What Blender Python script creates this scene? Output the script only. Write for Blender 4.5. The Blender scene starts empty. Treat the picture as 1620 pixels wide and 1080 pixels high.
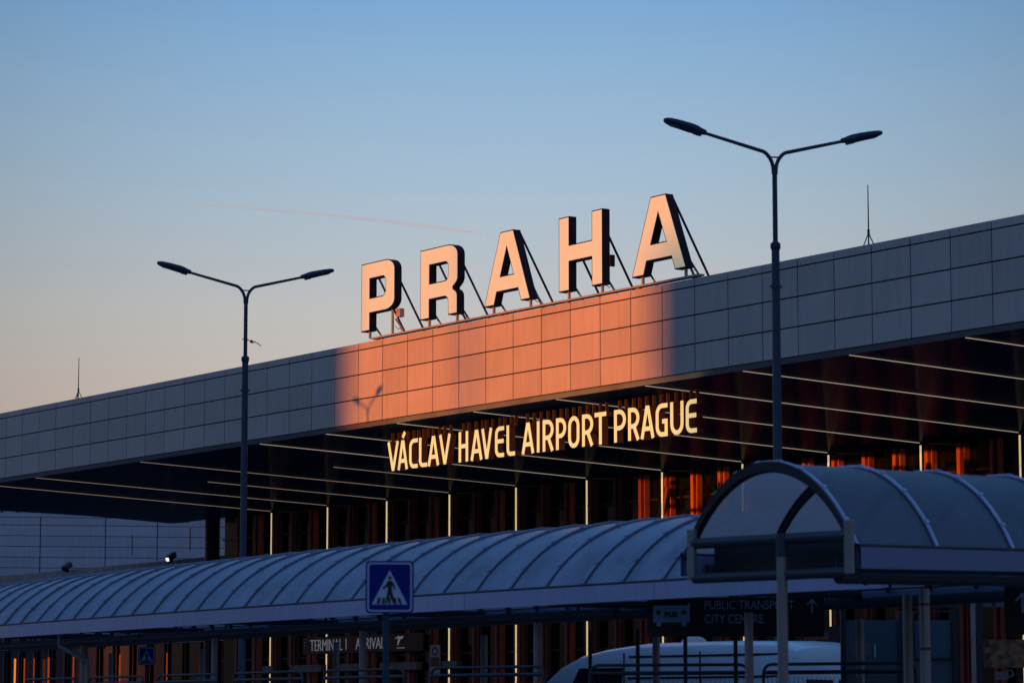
import bpy, bmesh, math, random
from mathutils import Vector, Matrix
R = math.radians
random.seed(7)
sc = bpy.context.scene
C = sc.collection

# ------------------------------------------------------------------ camera
cam = bpy.data.cameras.new('camera')
cam_o = bpy.data.objects.new('camera', cam)
C.objects.link(cam_o)
sc.camera = cam_o
cam.sensor_width = 36
cam.lens = 106.67
cam.clip_start = 0.5
cam.clip_end = 20000
cam_o.location = (0, 0, 1.6)
cam_o.rotation_euler = (R(90 + 7.143), 0, 0)
cam.dof.use_dof = True
cam.dof.focus_distance = 84
cam.dof.aperture_fstop = 3.2

# ------------------------------------------------------------------ sky, sun, exposure
SUN_H = Vector((-0.695, -0.72, 0)).normalized()      # horizontal direction towards the sun
SUN_EL = R(3.5)
world = bpy.data.worlds.new('World')
sc.world = world
world.use_nodes = True
nt = world.node_tree
bg = nt.nodes['Background']
bg.inputs[1].default_value = 0.1
sky = nt.nodes.new('ShaderNodeTexSky')
sky.sky_type = 'NISHITA'
sky.sun_disc = False
sky.sun_elevation = SUN_EL
sky.sun_rotation = math.atan2(SUN_H.x, SUN_H.y)
sky.air_density = 1.0
sky.dust_density = 1.0
sky.ozone_density = 4.0
tc = nt.nodes.new('ShaderNodeTexCoord')
sep = nt.nodes.new('ShaderNodeSeparateXYZ')
nt.links.new(tc.outputs['Generated'], sep.inputs[0])
ramp = nt.nodes.new('ShaderNodeValToRGB')             # colour of the dusk sky by height above the horizon
mr = nt.nodes.new('ShaderNodeMapRange')
mr.inputs[1].default_value = 0.0
mr.inputs[2].default_value = 0.5
nt.links.new(sep.outputs[2], mr.inputs[0])
nt.links.new(mr.outputs[0], ramp.inputs[0])


def lin(r, g, b):
    f = lambda c: c / 12.92 if c <= 0.04045 else ((c + 0.055) / 1.055) ** 2.4
    return (f(r / 255), f(g / 255), f(b / 255), 1)


stops = [(0.0, lin(176, 158, 150)), (4.5, lin(190, 173, 163)), (6.2, lin(196, 184, 175)), (7.6, lin(189, 188, 186)),
         (10.0, lin(163, 185, 203)), (12.0, lin(142, 176, 207)), (13.6, lin(122, 165, 207)), (18, lin(96, 130, 178)), (30, lin(66, 92, 142))]
cr = ramp.color_ramp
cr.elements[0].position = 0
cr.elements[0].color = stops[0][1]
cr.elements[1].position = 1
cr.elements[1].color = stops[-1][1]
for e, c in stops[1:-1]:
    el = cr.elements.new(math.sin(R(e)) / 0.5)
    el.color = c
x10 = nt.nodes.new('ShaderNodeVectorMath')
x10.operation = 'SCALE'
x10.inputs[3].default_value = 10.0
nt.links.new(ramp.outputs[0], x10.inputs[0])
f2 = nt.nodes.new('ShaderNodeMapRange')
f2.interpolation_type = 'SMOOTHSTEP'
f2.inputs[1].default_value = math.sin(R(15))
f2.inputs[2].default_value = math.sin(R(34))
nt.links.new(sep.outputs[2], f2.inputs[0])
mix = nt.nodes.new('ShaderNodeMixRGB')
nt.links.new(f2.outputs[0], mix.inputs[0])
zen = nt.nodes.new('ShaderNodeVectorMath')            # the dome overhead, still bright at dusk
zen.operation = 'MULTIPLY'
zen.inputs[1].default_value = (6.2, 4.9, 4.5)
nt.links.new(sky.outputs[0], zen.inputs[0])
nt.links.new(zen.outputs[0], mix.inputs[2])
# the sky is a little brighter straight ahead than to either side
azr = nt.nodes.new('ShaderNodeMath')
azr.operation = 'ARCTAN2'
nt.links.new(sep.outputs[0], azr.inputs[0])
nt.links.new(sep.outputs[1], azr.inputs[1])
asq = nt.nodes.new('ShaderNodeMath')
asq.operation = 'MULTIPLY'
nt.links.new(azr.outputs[0], asq.inputs[0])
nt.links.new(azr.outputs[0], asq.inputs[1])
afac = nt.nodes.new('ShaderNodeMapRange')
afac.inputs[1].default_value = 0.0
afac.inputs[2].default_value = R(11) ** 2
afac.inputs[3].default_value = 1.06
afac.inputs[4].default_value = 0.76
nt.links.new(asq.outputs[0], afac.inputs[0])
fin_ = nt.nodes.new('ShaderNodeVectorMath')
fin_.operation = 'SCALE'
nt.links.new(x10.outputs[0], fin_.inputs[0])
aside = nt.nodes.new('ShaderNodeMapRange')             # and darker still far to the sides and behind
aside.interpolation_type = 'SMOOTHSTEP'
aside.inputs[1].default_value = R(8) ** 2
aside.inputs[2].default_value = R(60) ** 2
aside.inputs[3].default_value = 1.0
aside.inputs[4].default_value = 0.34
nt.links.new(asq.outputs[0], aside.inputs[0])
aboth = nt.nodes.new('ShaderNodeMath')
aboth.operation = 'MULTIPLY'
nt.links.new(afac.outputs[0], aboth.inputs[0])
nt.links.new(aside.outputs[0], aboth.inputs[1])
nt.links.new(aboth.outputs[0], fin_.inputs[3])
nt.links.new(fin_.outputs[0], mix.inputs[1])
nt.links.new(mix.outputs[0], bg.inputs[0])

sun = bpy.data.lights.new('sun', 'SUN')
sun.energy = 5.0
sun.angle = R(0.53)
sun.color = (1.0, 0.225, 0.0)
sun_o = bpy.data.objects.new('sun', sun)
C.objects.link(sun_o)
sdir = Vector((SUN_H.x * math.cos(SUN_EL), SUN_H.y * math.cos(SUN_EL), math.sin(SUN_EL)))
sun_o.rotation_euler = sdir.to_track_quat('Z', 'Y').to_euler()
sun_o.location = sdir * 300
sc.view_settings.view_transform = 'Standard'
sc.view_settings.look = 'None'
sc.view_settings.exposure = 0
sc.view_settings.gamma = 1


# ------------------------------------------------------------------ materials
def mat(name, col, rough=0.5, metal=0.0, spec=0.5, var=0.0, vscale=1.5, emit=None, estr=1.0, bump=0.0, bscale=20, vstretch=(1, 1, 1), rvar=0.0):
    m = bpy.data.materials.new(name)
    m.use_nodes = True
    n = m.node_tree
    b = n.nodes['Principled BSDF']
    b.inputs['Base Color'].default_value = (*col, 1)
    b.inputs['Roughness'].default_value = rough
    b.inputs['Metallic'].default_value = metal
    b.inputs['Specular IOR Level'].default_value = spec
    if emit:
        b.inputs['Emission Color'].default_value = (*emit, 1)
        b.inputs['Emission Strength'].default_value = estr
    if var or bump or rvar:
        t = n.nodes.new('ShaderNodeTexCoord')
        mp = n.nodes.new('ShaderNodeMapping')
        mp.inputs['Scale'].default_value = vstretch
        n.links.new(t.outputs['Object'], mp.inputs[0])
    if var or rvar:
        nz = n.nodes.new('ShaderNodeTexNoise')
        nz.inputs['Scale'].default_value = vscale
        nz.inputs['Detail'].default_value = 6
        n.links.new(mp.outputs[0], nz.inputs[0])
    if var:
        r = n.nodes.new('ShaderNodeMapRange')
        r.inputs[1].default_value = 0.3
        r.inputs[2].default_value = 0.7
        r.inputs[3].default_value = 1 - var
        r.inputs[4].default_value = 1 + var
        n.links.new(nz.outputs[0], r.inputs[0])
        v = n.nodes.new('ShaderNodeVectorMath')
        v.operation = 'SCALE'
        v.inputs[0].default_value = col
        n.links.new(r.outputs[0], v.inputs[3])
        n.links.new(v.outputs[0], b.inputs['Base Color'])
    if rvar:
        r = n.nodes.new('ShaderNodeMapRange')
        r.inputs[1].default_value = 0.3
        r.inputs[2].default_value = 0.7
        r.inputs[3].default_value = max(0.02, rough - rvar)
        r.inputs[4].default_value = rough + rvar
        n.links.new(nz.outputs[0], r.inputs[0])
        n.links.new(r.outputs[0], b.inputs['Roughness'])
    if bump:
        nb = n.nodes.new('ShaderNodeTexNoise')
        nb.inputs['Scale'].default_value = bscale
        n.links.new(mp.outputs[0], nb.inputs[0])
        bp = n.nodes.new('ShaderNodeBump')
        bp.inputs['Strength'].default_value = bump
        bp.inputs['Distance'].default_value = 0.02
        n.links.new(nb.outputs[0], bp.inputs['Height'])
        n.links.new(bp.outputs[0], b.inputs['Normal'])
    return m


def see_through(m, amount, tint, glow=0, gcol=None):
    """let part of the light straight through a sheet (tinted polycarbonate, thin cloud)"""
    n = m.node_tree
    out = n.nodes['Material Output']
    b = n.nodes['Principled BSDF']
    t = n.nodes.new('ShaderNodeBsdfTransparent')
    t.inputs[0].default_value = (*tint, 1)
    mx = n.nodes.new('ShaderNodeMixShader')
    mx.inputs[0].default_value = amount
    if glow:                                          # light from above soaks through to the underside
        tl = n.nodes.new('ShaderNodeBsdfTranslucent')
        tl.inputs[0].default_value = (*gcol, 1)
        m2 = n.nodes.new('ShaderNodeMixShader')
        m2.inputs[0].default_value = glow
        n.links.new(b.outputs[0], m2.inputs[1])
        n.links.new(tl.outputs[0], m2.inputs[2])
        n.links.new(m2.outputs[0], mx.inputs[1])
    else:
        n.links.new(b.outputs[0], mx.inputs[1])
    n.links.new(t.outputs[0], mx.inputs[2])
    n.links.new(mx.outputs[0], out.inputs[0])


M = {}
M['panel'] = mat('grey_cladding', (0.47, 0.445, 0.44), 0.42, 0.0, 0.5, var=0.07, vscale=0.5, rvar=0.08)
M['trim'] = mat('grey_edge_trim', (0.7, 0.68, 0.76), 0.35, 0.0, 0.5, var=0.05)
M['joint'] = mat('dark_joint', (0.02, 0.02, 0.03), 0.9)
M['roof'] = mat('roofing', (0.12, 0.12, 0.13), 0.9, var=0.2)
M['soffit'] = mat('dark_slatted_soffit', (0.006, 0.035, 0.10), 0.9, 0.0, 0.0)
M['glass'] = mat('dark_facade_glass', (0.004, 0.006, 0.014), 0.12, 0.0, 0.3, bump=0.05, bscale=0.6)
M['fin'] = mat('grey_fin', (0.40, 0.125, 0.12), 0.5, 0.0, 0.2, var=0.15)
M['frame'] = mat('dark_frame', (0.018, 0.02, 0.03), 0.45)
M['strip'] = mat('warm_light_strip', (0.8, 0.7, 0.5), 0.5, emit=(1.0, 0.74, 0.38), estr=0.64, var=0.05)
M['ceilstrip'] = mat('ceiling_light_strip', (0.8, 0.75, 0.65), 0.5, emit=(1.0, 0.8, 0.58), estr=0.34, var=0.05)
M['ceilstripdim'] = mat('dim_ceiling_light_strip', (0.8, 0.75, 0.65), 0.5, emit=(1.0, 0.74, 0.52), estr=0.2, var=0.05)
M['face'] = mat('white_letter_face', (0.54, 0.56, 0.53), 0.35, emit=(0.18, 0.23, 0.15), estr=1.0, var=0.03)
M['return'] = mat('black_letter_return', (0.008, 0.016, 0.036), 0.6, 0.0, 0.12, var=0.1)
M['galv'] = mat('galvanised_steel', (0.42, 0.4, 0.38), 0.5, 0.3, var=0.2, vscale=5)
M['brace'] = mat('dark_brace_steel', (0.035, 0.04, 0.06), 0.5, 0.2)
M['signface'] = mat('warm_white_lit_letter', (0.32, 0.36, 0.3), 0.4, emit=(0.62, 0.51, 0.22), estr=1.0, var=0.08, vscale=1.2)
M['signside'] = mat('brown_letter_side', (0.11, 0.075, 0.075), 0.5)
M['lamp'] = mat('navy_lamp_paint', (0.022, 0.045, 0.085), 0.5, 0.0, var=0.15, vscale=2)
M['lens'] = mat('lamp_lens', (0.25, 0.27, 0.3), 0.2)
M['polya'] = mat('frosted_roof_sheet', (0.36, 0.40, 0.57), 0.27, 0.0, 0.5, var=0.32, vscale=1.1, rvar=0.1, bump=0.08, bscale=1.2, vstretch=(1.6, 1.6, .5))
see_through(M['polya'], 0.04, (0.5, 0.6, 0.75), 0.3, (0.5, 0.55, 0.65))
M['polyb'] = mat('clear_roof_sheet', (0.15, 0.19, 0.27), 0.22, 0.0, 0.5, var=0.32, vscale=1.3, rvar=0.09, bump=0.06, bscale=1.2, vstretch=(1.6, 1.6, .5))
see_through(M['polyb'], 0.10, (0.4, 0.52, 0.7), 0.55, (0.66, 0.6, 0.62))
M['rib'] = mat('rib_metal', (0.5, 0.55, 0.8), 0.4, 0.1, var=0.12, vscale=4)
M['ribdark'] = mat('grey_rib_metal', (0.26, 0.30, 0.44), 0.4, 0.1, var=0.12, vscale=4)
M['arch'] = mat('dark_arch_steel', (0.02, 0.025, 0.035), 0.5)
M['band'] = mat('pale_eave_band', (0.40, 0.46, 0.72), 0.38, 0.1, 0.5, var=0.08, vscale=0.8, rvar=0.06)
M['bandb'] = mat('blue_eave_band', (0.2, 0.26, 0.46), 0.38, 0.1, 0.5, var=0.08, vscale=0.8, rvar=0.06)
M['tube'] = mat('dark_tube_beam', (0.045, 0.055, 0.075), 0.45, 0.1, var=0.1)
M['column'] = mat('grey_steel_column', (0.30, 0.29, 0.30), 0.35, 0.35, var=0.1, vscale=3)
M['tubelamp'] = mat('unlit_fluorescent_tube', (0.55, 0.55, 0.55), 0.4)
M['signblue'] = mat('blue_sign_sheet', (0.004, 0.014, 0.24), 0.5, 0.0, 0.25, var=0.05)
M['signwhite'] = mat('white_sign_sheet', (0.55, 0.62, 0.8), 0.5, var=0.06)
M['signblack'] = mat('black_sign_sheet', (0.008, 0.009, 0.014), 0.5)
M['pictogram'] = mat('teal_pictogram', (0.25, 0.42, 0.58), 0.5)
M['lettergrey'] = mat('grey_sign_lettering', (0.4, 0.45, 0.55), 0.5)
M['ledwhite'] = mat('white_sign_lettering', (0.4, 0.4, 0.4), 0.5, emit=(0.25, 0.27, 0.33), estr=0.3)
M['van'] = mat('white_van_paint', (0.75, 0.78, 0.85), 0.25, 0.0, 0.5, var=0.05)
M['tyre'] = mat('rubber', (0.02, 0.02, 0.02), 0.8)
M['fence'] = mat('fence_steel', (0.05, 0.06, 0.075), 0.45, 0.3)
M['mesh'] = mat('fence_wire', (0.04, 0.045, 0.06), 0.5)
M['asphalt'] = mat('asphalt', (0.12, 0.12, 0.125), 0.9, var=0.2, vscale=3, bump=0.2, bscale=60)
M['paving'] = mat('paving', (0.2, 0.19, 0.18), 0.85, var=0.15, vscale=1)
M['grass'] = mat('ground_earth', (0.06, 0.07, 0.04), 0.95, var=0.3, vscale=0.2)
M['paint'] = mat('road_paint', (0.7, 0.7, 0.68), 0.7)
M['farwall'] = mat('far_cladding', (0.62, 0.58, 0.66), 0.5, var=0.06, vscale=0.4)
M['parapet'] = mat('brownish_parapet', (0.26, 0.24, 0.25), 0.8, var=0.2, vscale=2)
M['orange'] = mat('orange_sun_reflection', (0.5, 0.1, 0.02), 0.4, emit=(1.0, 0.12, 0.015), estr=0.28)  # glow stands in for low sun reflected in the wing
M['orangehot'] = mat('bright_orange_sun_reflection', (0.5, 0.1, 0.02), 0.4, emit=(1.0, 0.26, 0.02), estr=0.9)
M['teal'] = mat('teal_shelter_glass', (0.05, 0.11, 0.15), 0.2, var=0.2, vscale=0.7)
M['pinkpaper'] = mat('pale_notice', (0.14, 0.12, 0.13), 0.7, var=0.1)
M['purple'] = mat('purple_lettering', (0.10, 0.06, 0.16), 0.6)
M['redband'] = mat('red_band', (0.16, 0.04, 0.03), 0.6)
M['concrete'] = mat('concrete', (0.28, 0.27, 0.26), 0.85, var=0.12, vscale=0.5)
M['bird'] = mat('dark_feathers', (0.02, 0.02, 0.025), 0.8)
M['trail'] = mat('thin_cloud', (0.7, 0.8, 0.9), 1.0, 0, 0)
see_through(M['trail'], 0.89, (1, 1, 1))
M['bulb'] = mat('lit_flood_lens', (0.9, 0.9, 0.85), 0.3, emit=(1, 0.95, 0.85), estr=1.2)


def poster_mat():
    m = mat('orange_poster', (0.2, 0.08, 0.04), 0.5)
    n = m.node_tree
    t = n.nodes.new('ShaderNodeTexCoord')
    z = n.nodes.new('ShaderNodeTexNoise')
    z.inputs['Scale'].default_value = 9
    z.inputs['Detail'].default_value = 8
    n.links.new(t.outputs['Object'], z.inputs[0])
    r = n.nodes.new('ShaderNodeValToRGB')
    r.color_ramp.elements[0].position = 0.38
    r.color_ramp.elements[0].color = (0.03, 0.02, 0.02, 1)
    r.color_ramp.elements[1].position = 0.62
    r.color_ramp.elements[1].color = (0.33, 0.13, 0.06, 1)
    n.links.new(z.outputs[0], r.inputs[0])
    n.links.new(r.outputs[0], n.nodes['Principled BSDF'].inputs['Base Color'])
    return m


M['poster'] = poster_mat()


def island_tone(m, amount):
    """every sheet of cladding has its own slightly different tone, with faint rain streaks"""
    n = m.node_tree
    b = n.nodes['Principled BSDF']
    src = b.inputs['Base Color'].links[0].from_socket
    ge = n.nodes.new('ShaderNodeNewGeometry')
    r = n.nodes.new('ShaderNodeMapRange')
    r.inputs[3].default_value = 1 - amount
    r.inputs[4].default_value = 1 + amount
    n.links.new(ge.outputs['Random Per Island'], r.inputs[0])
    t = n.nodes.new('ShaderNodeTexCoord')
    mp = n.nodes.new('ShaderNodeMapping')
    mp.inputs['Scale'].default_value = (5, 5, .35)
    n.links.new(t.outputs['Object'], mp.inputs[0])
    z = n.nodes.new('ShaderNodeTexNoise')
    z.inputs['Scale'].default_value = 1.6
    z.inputs['Detail'].default_value = 5
    n.links.new(mp.outputs[0], z.inputs[0])
    r2 = n.nodes.new('ShaderNodeMapRange')
    r2.inputs[1].default_value = .35
    r2.inputs[2].default_value = .7
    r2.inputs[3].default_value = 1.03
    r2.inputs[4].default_value = .92
    n.links.new(z.outputs[0], r2.inputs[0])
    m1 = n.nodes.new('ShaderNodeMath')
    m1.operation = 'MULTIPLY'
    n.links.new(r.outputs[0], m1.inputs[0])
    n.links.new(r2.outputs[0], m1.inputs[1])
    v = n.nodes.new('ShaderNodeVectorMath')
    v.operation = 'SCALE'
    n.links.new(src, v.inputs[0])
    n.links.new(m1.outputs[0], v.inputs[3])
    n.links.new(v.outputs[0], b.inputs['Base Color'])


island_tone(M['panel'], .08)
island_tone(M['farwall'], .05)
island_tone(M['polya'], .0)
island_tone(M['band'], .06)


def soffit_slats():
    """narrow slats running along the canopy: they smear reflections towards the viewer"""
    n = M['soffit'].node_tree
    t = n.nodes.new('ShaderNodeTexCoord')
    s = n.nodes.new('ShaderNodeSeparateXYZ')
    n.links.new(t.outputs['Object'], s.inputs[0])
    a = n.nodes.new('ShaderNodeMath')
    a.operation = 'MULTIPLY'
    a.inputs[1].default_value = 2 * math.pi / 0.12
    n.links.new(s.outputs[1], a.inputs[0])
    w = n.nodes.new('ShaderNodeMath')
    w.operation = 'SINE'
    n.links.new(a.outputs[0], w.inputs[0])
    b = n.nodes.new('ShaderNodeBump')
    b.inputs['Strength'].default_value = 0.15
    b.inputs['Distance'].default_value = 0.012
    n.links.new(w.outputs[0], b.inputs['Height'])
    pb = n.nodes['Principled BSDF']
    gl = n.nodes.new('ShaderNodeBsdfGlossy')           # satin lacquer: a faint, even sheen
    gl.inputs['Roughness'].default_value = 0.15
    gl.inputs['Color'].default_value = (1, 1, 1, 1)
    n.links.new(b.outputs[0], gl.inputs['Normal'])
    mx = n.nodes.new('ShaderNodeMixShader')
    mx.inputs[0].default_value = 0.055
    n.links.new(pb.outputs[0], mx.inputs[1])
    n.links.new(gl.outputs[0], mx.inputs[2])
    n.links.new(mx.outputs[0], n.nodes['Material Output'].inputs[0])


soffit_slats()


# ------------------------------------------------------------------ mesh helpers
class MB:
    def __init__(self):
        self.v = []
        self.f = []
        self.smooth = False

    def quadbox(self, p, s, X=Vector((1, 0, 0)), Y=Vector((0, 1, 0)), Z=Vector((0, 0, 1))):
        """box centred at p, full sizes s along the unit axes X, Y, Z"""
        p = Vector(p)
        b = len(self.v)
        for k in (-.5, .5):
            for j in (-.5, .5):
                for i in (-.5, .5):
                    self.v.append(p + X * (i * s[0]) + Y * (j * s[1]) + Z * (k * s[2]))
        for q in ((0, 2, 3, 1), (4, 5, 7, 6), (0, 1, 5, 4), (2, 6, 7, 3), (0, 4, 6, 2), (1, 3, 7, 5)):
            self.f.append([b + i for i in q])
        return self

    def tube(self, pts, r, n=10, cap=True, radii=None):
        pts = [Vector(p) for p in pts]
        rings = []
        up = None
        for i, p in enumerate(pts):
            d = (pts[min(i + 1, len(pts) - 1)] - pts[max(i - 1, 0)]).normalized()
            if up is None:
                up = Vector((0, 0, 1)) if abs(d.z) < 0.9 else Vector((1, 0, 0))
            a = d.cross(up)
            if a.length < 1e-6:
                a = d.cross(Vector((0, 1, 0)))
            a.normalize()
            c = a.cross(d).normalized()
            up = c
            rr = radii[i] if radii else r
            b = len(self.v)
            for k in range(n):
                t = 2 * math.pi * k / n
                self.v.append(p + a * (math.cos(t) * rr) + c * (math.sin(t) * rr))
            rings.append(b)
        for a, b in zip(rings, rings[1:]):
            for k in range(n):
                self.f.append([a + k, a + (k + 1) % n, b + (k + 1) % n, b + k])
        if cap:
            self.f.append([rings[0] + k for k in range(n)][::-1])
            self.f.append([rings[-1] + k for k in range(n)])
        return self

    def grid(self, rows):
        b = len(self.v)
        n = len(rows[0])
        for r in rows:
            self.v += [Vector(p) for p in r]
        for i in range(len(rows) - 1):
            for j in range(n - 1):
                a = b + i * n + j
                self.f.append([a, a + 1, a + n + 1, a + n])
        return self

    def prism(self, loop, d):
        """closed polygon (list of points) extruded by vector d"""
        b = len(self.v)
        n = len(loop)
        self.v += [Vector(p) for p in loop] + [Vector(p) + d for p in loop]
        self.f.append([b + i for i in range(n)][::-1])
        self.f.append([b + n + i for i in range(n)])
        for i in range(n):
            j = (i + 1) % n
            self.f.append([b + i, b + j, b + n + j, b + n + i])
        return self

    def build(self, name, m, parent=None, smooth=False, origin=None, bevel=0):
        """link as ONE mesh object; geometry is given in world space"""
        me = bpy.data.meshes.new(name)
        base = Vector((0, 0, 0))
        if parent is not None:
            base = parent_world(parent)
        o0 = Vector(origin) if origin is not None else base
        me.from_pydata([v - o0 for v in self.v], [], self.f)
        bm = bmesh.new()
        bm.from_mesh(me)
        bmesh.ops.recalc_face_normals(bm, faces=bm.faces)
        bm.to_mesh(me)
        bm.free()
        me.materials.append(m)
        for p in me.polygons:
            p.use_smooth = smooth
        if smooth:
            try:
                me.set_sharp_from_angle(angle=R(40))
            except Exception:
                pass
        o = bpy.data.objects.new(name, me)
        C.objects.link(o)
        o.location = o0 - base
        if parent is not None:
            o.parent = parent
        if bevel:
            b = o.modifiers.new('bevel', 'BEVEL')
            b.width = bevel
            b.segments = 2
            b.limit_method = 'ANGLE'
        return o


def parent_world(o):
    p = Vector(o.location)
    q = o.parent
    while q is not None:
        p = p + Vector(q.location)
        q = q.parent
    return p


def thing(name, label, cat, loc=(0, 0, 0), group=None):
    o = bpy.data.objects.new(name, None)
    C.objects.link(o)
    o.location = loc
    o.empty_display_size = 0.3
    return tag(o, label, cat, group)


def tag(o, label, cat, group=None):
    o['label'] = label
    o['category'] = cat
    if group:
        o['group'] = group
    return o


def struct(o):
    o['kind'] = 'structure'
    return o


def copy_tree(o, parent=None):
    c = o.copy()
    C.objects.link(c)
    if parent is not None:
        c.parent = parent
    for ch in list(o.children):
        copy_tree(ch, c)
    return c


def flat(name, loops, depth, m, parent, O, X, Y, N, bevel=0.0):
    """2-D outline(s) (first loop outer, others holes) filled, extruded by depth against N; X right, Y up, N to the viewer"""
    cu = bpy.data.curves.new('tmp', 'CURVE')
    cu.dimensions = '2D'
    cu.fill_mode = 'BOTH'
    cu.extrude = depth / 2
    for lp in loops:
        sp = cu.splines.new('POLY')
        sp.points.add(len(lp) - 1)
        for i, (x, y) in enumerate(lp):
            sp.points[i].co = (x, y, 0, 1)
        sp.use_cyclic_u = True
    return from_curve(name, cu, depth, m, parent, O, X, Y, N)


def from_curve(name, cu, depth, m, parent, O, X, Y, N):
    tmp = bpy.data.objects.new('tmp', cu)
    C.objects.link(tmp)
    dg = bpy.context.evaluated_depsgraph_get()
    me = bpy.data.meshes.new_from_object(tmp.evaluated_get(dg))
    bpy.data.objects.remove(tmp)
    bpy.data.curves.remove(cu)
    mb = MB()
    O = Vector(O)
    mb.v = [O + X * v.co.x + Y * v.co.y + N * (v.co.z - depth / 2) for v in me.vertices]
    mb.f = [list(p.vertices) for p in me.polygons]
    bpy.data.meshes.remove(me)
    return mb.build(name, m, parent)


def text(name, s, h, depth, m, parent, O, X, Y, N, sx=0.8, width=None, bold=0.0):
    """lettering of cap height h from lower left corner O; width, if given, sets the total length"""
    cu = bpy.data.curves.new('tmp', 'FONT')
    cu.body = s
    cu.size = h / 0.72
    cu.extrude = depth / 2
    cu.offset = bold
    tmp = bpy.data.objects.new('tmp', cu)
    C.objects.link(tmp)
    dg = bpy.context.evaluated_depsgraph_get()
    me = bpy.data.meshes.new_from_object(tmp.evaluated_get(dg))
    bpy.data.objects.remove(tmp)
    bpy.data.curves.remove(cu)
    xs = [v.co.x for v in me.vertices]
    ys = [v.co.y for v in me.vertices]
    k = (width / (max(xs) - min(xs))) if width else sx
    ky = h / (max(ys) - min(ys)) if all(c not in s for c in 'Q,j') else 1
    x0, y0 = min(xs), min(ys)
    mb = MB()
    O = Vector(O)
    mb.v = [O + X * ((v.co.x - x0) * k) + Y * ((v.co.y - y0) * ky) + N * (v.co.z - depth / 2) for v in me.vertices]
    mb.f = [list(p.vertices) for p in me.polygons]
    bpy.data.meshes.remove(me)
    return mb.build(name, m, parent)


def arc(cx, cy, rx, ry, a0, a1, n=8):
    return [(cx + rx * math.cos(R(a0 + (a1 - a0) * i / n)), cy + ry * math.sin(R(a0 + (a1 - a0) * i / n))) for i in range(n + 1)]


def rrect(x0, y0, x1, y1, r, n=5):
    return arc(x1 - r, y1 - r, r, r, 0, 90, n) + arc(x0 + r, y1 - r, r, r, 90, 180, n) + arc(x0 + r, y0 + r, r, r, 180, 270, n) + arc(x1 - r, y0 + r, r, r, 270, 360, n)


EX, EY, EZ = Vector((1, 0, 0)), Vector((0, 1, 0)), Vector((0, 0, 1))

# ------------------------------------------------------------------ the terminal's own axes
U = Vector((0.56581, -0.82454, 0))        # along the fascia, towards the right and nearer
N = Vector((-0.82454, -0.56581, 0))       # out of the fascia
P0 = Vector((-3.67634, 85.60376, 0))
W = 1.31016                               # panel width


def F(s, z, d=0.0):
    """point s metres along the fascia, height z, d metres behind it"""
    return P0 + U * s - N * d + EZ * z


K = lambda k: (k - 19) * W
Z_TOP, Z1, Z2, Z3, Z4, Z_BOT = 12.40, 12.203, 11.496, 10.789, 10.09, 9.95

# ------------------------------------------------------------------ ground
g = MB()
g.grid([[(-3000, -3000, -0.03), (3000, -3000, -0.03)], [(-3000, 6000, -0.03), (3000, 6000, -0.03)]])
struct(g.build('ground', M['grass']))
g = MB()
g.grid([[(-140, -30, 0.0), (120, -30, 0.0)], [(-140, 160, 0.0), (120, 160, 0.0)]])
struct(g.build('road', M['asphalt']))


def slab(name, pts, z0, z1, m):
    return struct(MB().prism([Vector((x, y, z0)) for x, y in pts], EZ * (z1 - z0)).build(name, m))


a, b = F(K(-30), 0, 2.0), F(K(46), 0, 2.0)
c_, d_ = F(K(46), 0, 40), F(K(-30), 0, 40)
slab('pavement', [(p.x, p.y) for p in (a, b, c_, d_)], 0.001, 0.13, M['paving'])
g = MB()
for i in range(14):
    p = F(K(-20) + i * 6, 0.004, -4.0)
    g.quadbox(p, (3.0, 0.12, 0.004), U, N, EZ)
struct(g.build('lane_marking', M['paint']))


# ------------------------------------------------------------------ terminal building
term = thing('terminal_building', 'grey panelled airport terminal with a deep dark soffit and an orange sunlit patch', 'terminal', F(0, 0, 6))
k0, k1 = -10, 47
mb = MB()
rows = [(Z1, Z_TOP), (Z2, Z1), (Z3, Z2), (Z4, Z3)]
for k in range(k0, k1):
    for (zb, zt) in rows:
        gap = 0.017
        s0, s1 = K(k) + gap, K(k + 1) - gap
        t = [random.gauss(0, 0.0016) for _ in range(4)]
        zb_, zt_ = zb + gap, (zt - gap if zt < Z_TOP else zt)
        q = [F(s0, zb_, t[0]), F(s1, zb_, t[1]), F(s1, zt_, t[2]), F(s0, zt_, t[3])]
        bk = [F(s0, zb_, .06), F(s1, zb_, .06), F(s1, zt_, .06), F(s0, zt_, .06)]
        n0 = len(mb.v)
        mb.v += q + bk
        for fc in ((0, 1, 2, 3), (0, 4, 5, 1), (1, 5, 6, 2), (2, 6, 7, 3), (3, 7, 4, 0)):
            mb.f.append([n0 + i for i in fc])
mb.build('fascia_panels', M['panel'], term)
mb = MB()
mb.quadbox((F(K(k0), 0, .10) + F(K(k1), 0, .10)) / 2 + EZ * (Z4 + Z_TOP - .03) / 2, ((k1 - k0) * W, 0.07, Z_TOP - .03 - Z4), U, N, EZ)
mb.build('fascia_backing', M['joint'], term)
TD, TZ = .30, 10.002                         # inner edge of the pale strip under the panels
mb = MB()
for k in range(k0, k1, 3):
    a_, b_ = K(k) + .004, K(min(k + 3, k1)) - .004
    mb.prism([F(a_, Z4 - .012, -.004), F(a_, TZ, TD), F(a_, TZ + .06, TD), F(a_, Z4 - .002, .09)], U * (b_ - a_))
mb.build('edge_trim', M['trim'], term)


def DEP(s):                                # depth of the glass front behind the fascia
    k = s / W + 19
    return 12.39 + 0.0405 * (k - 4.2)


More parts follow.
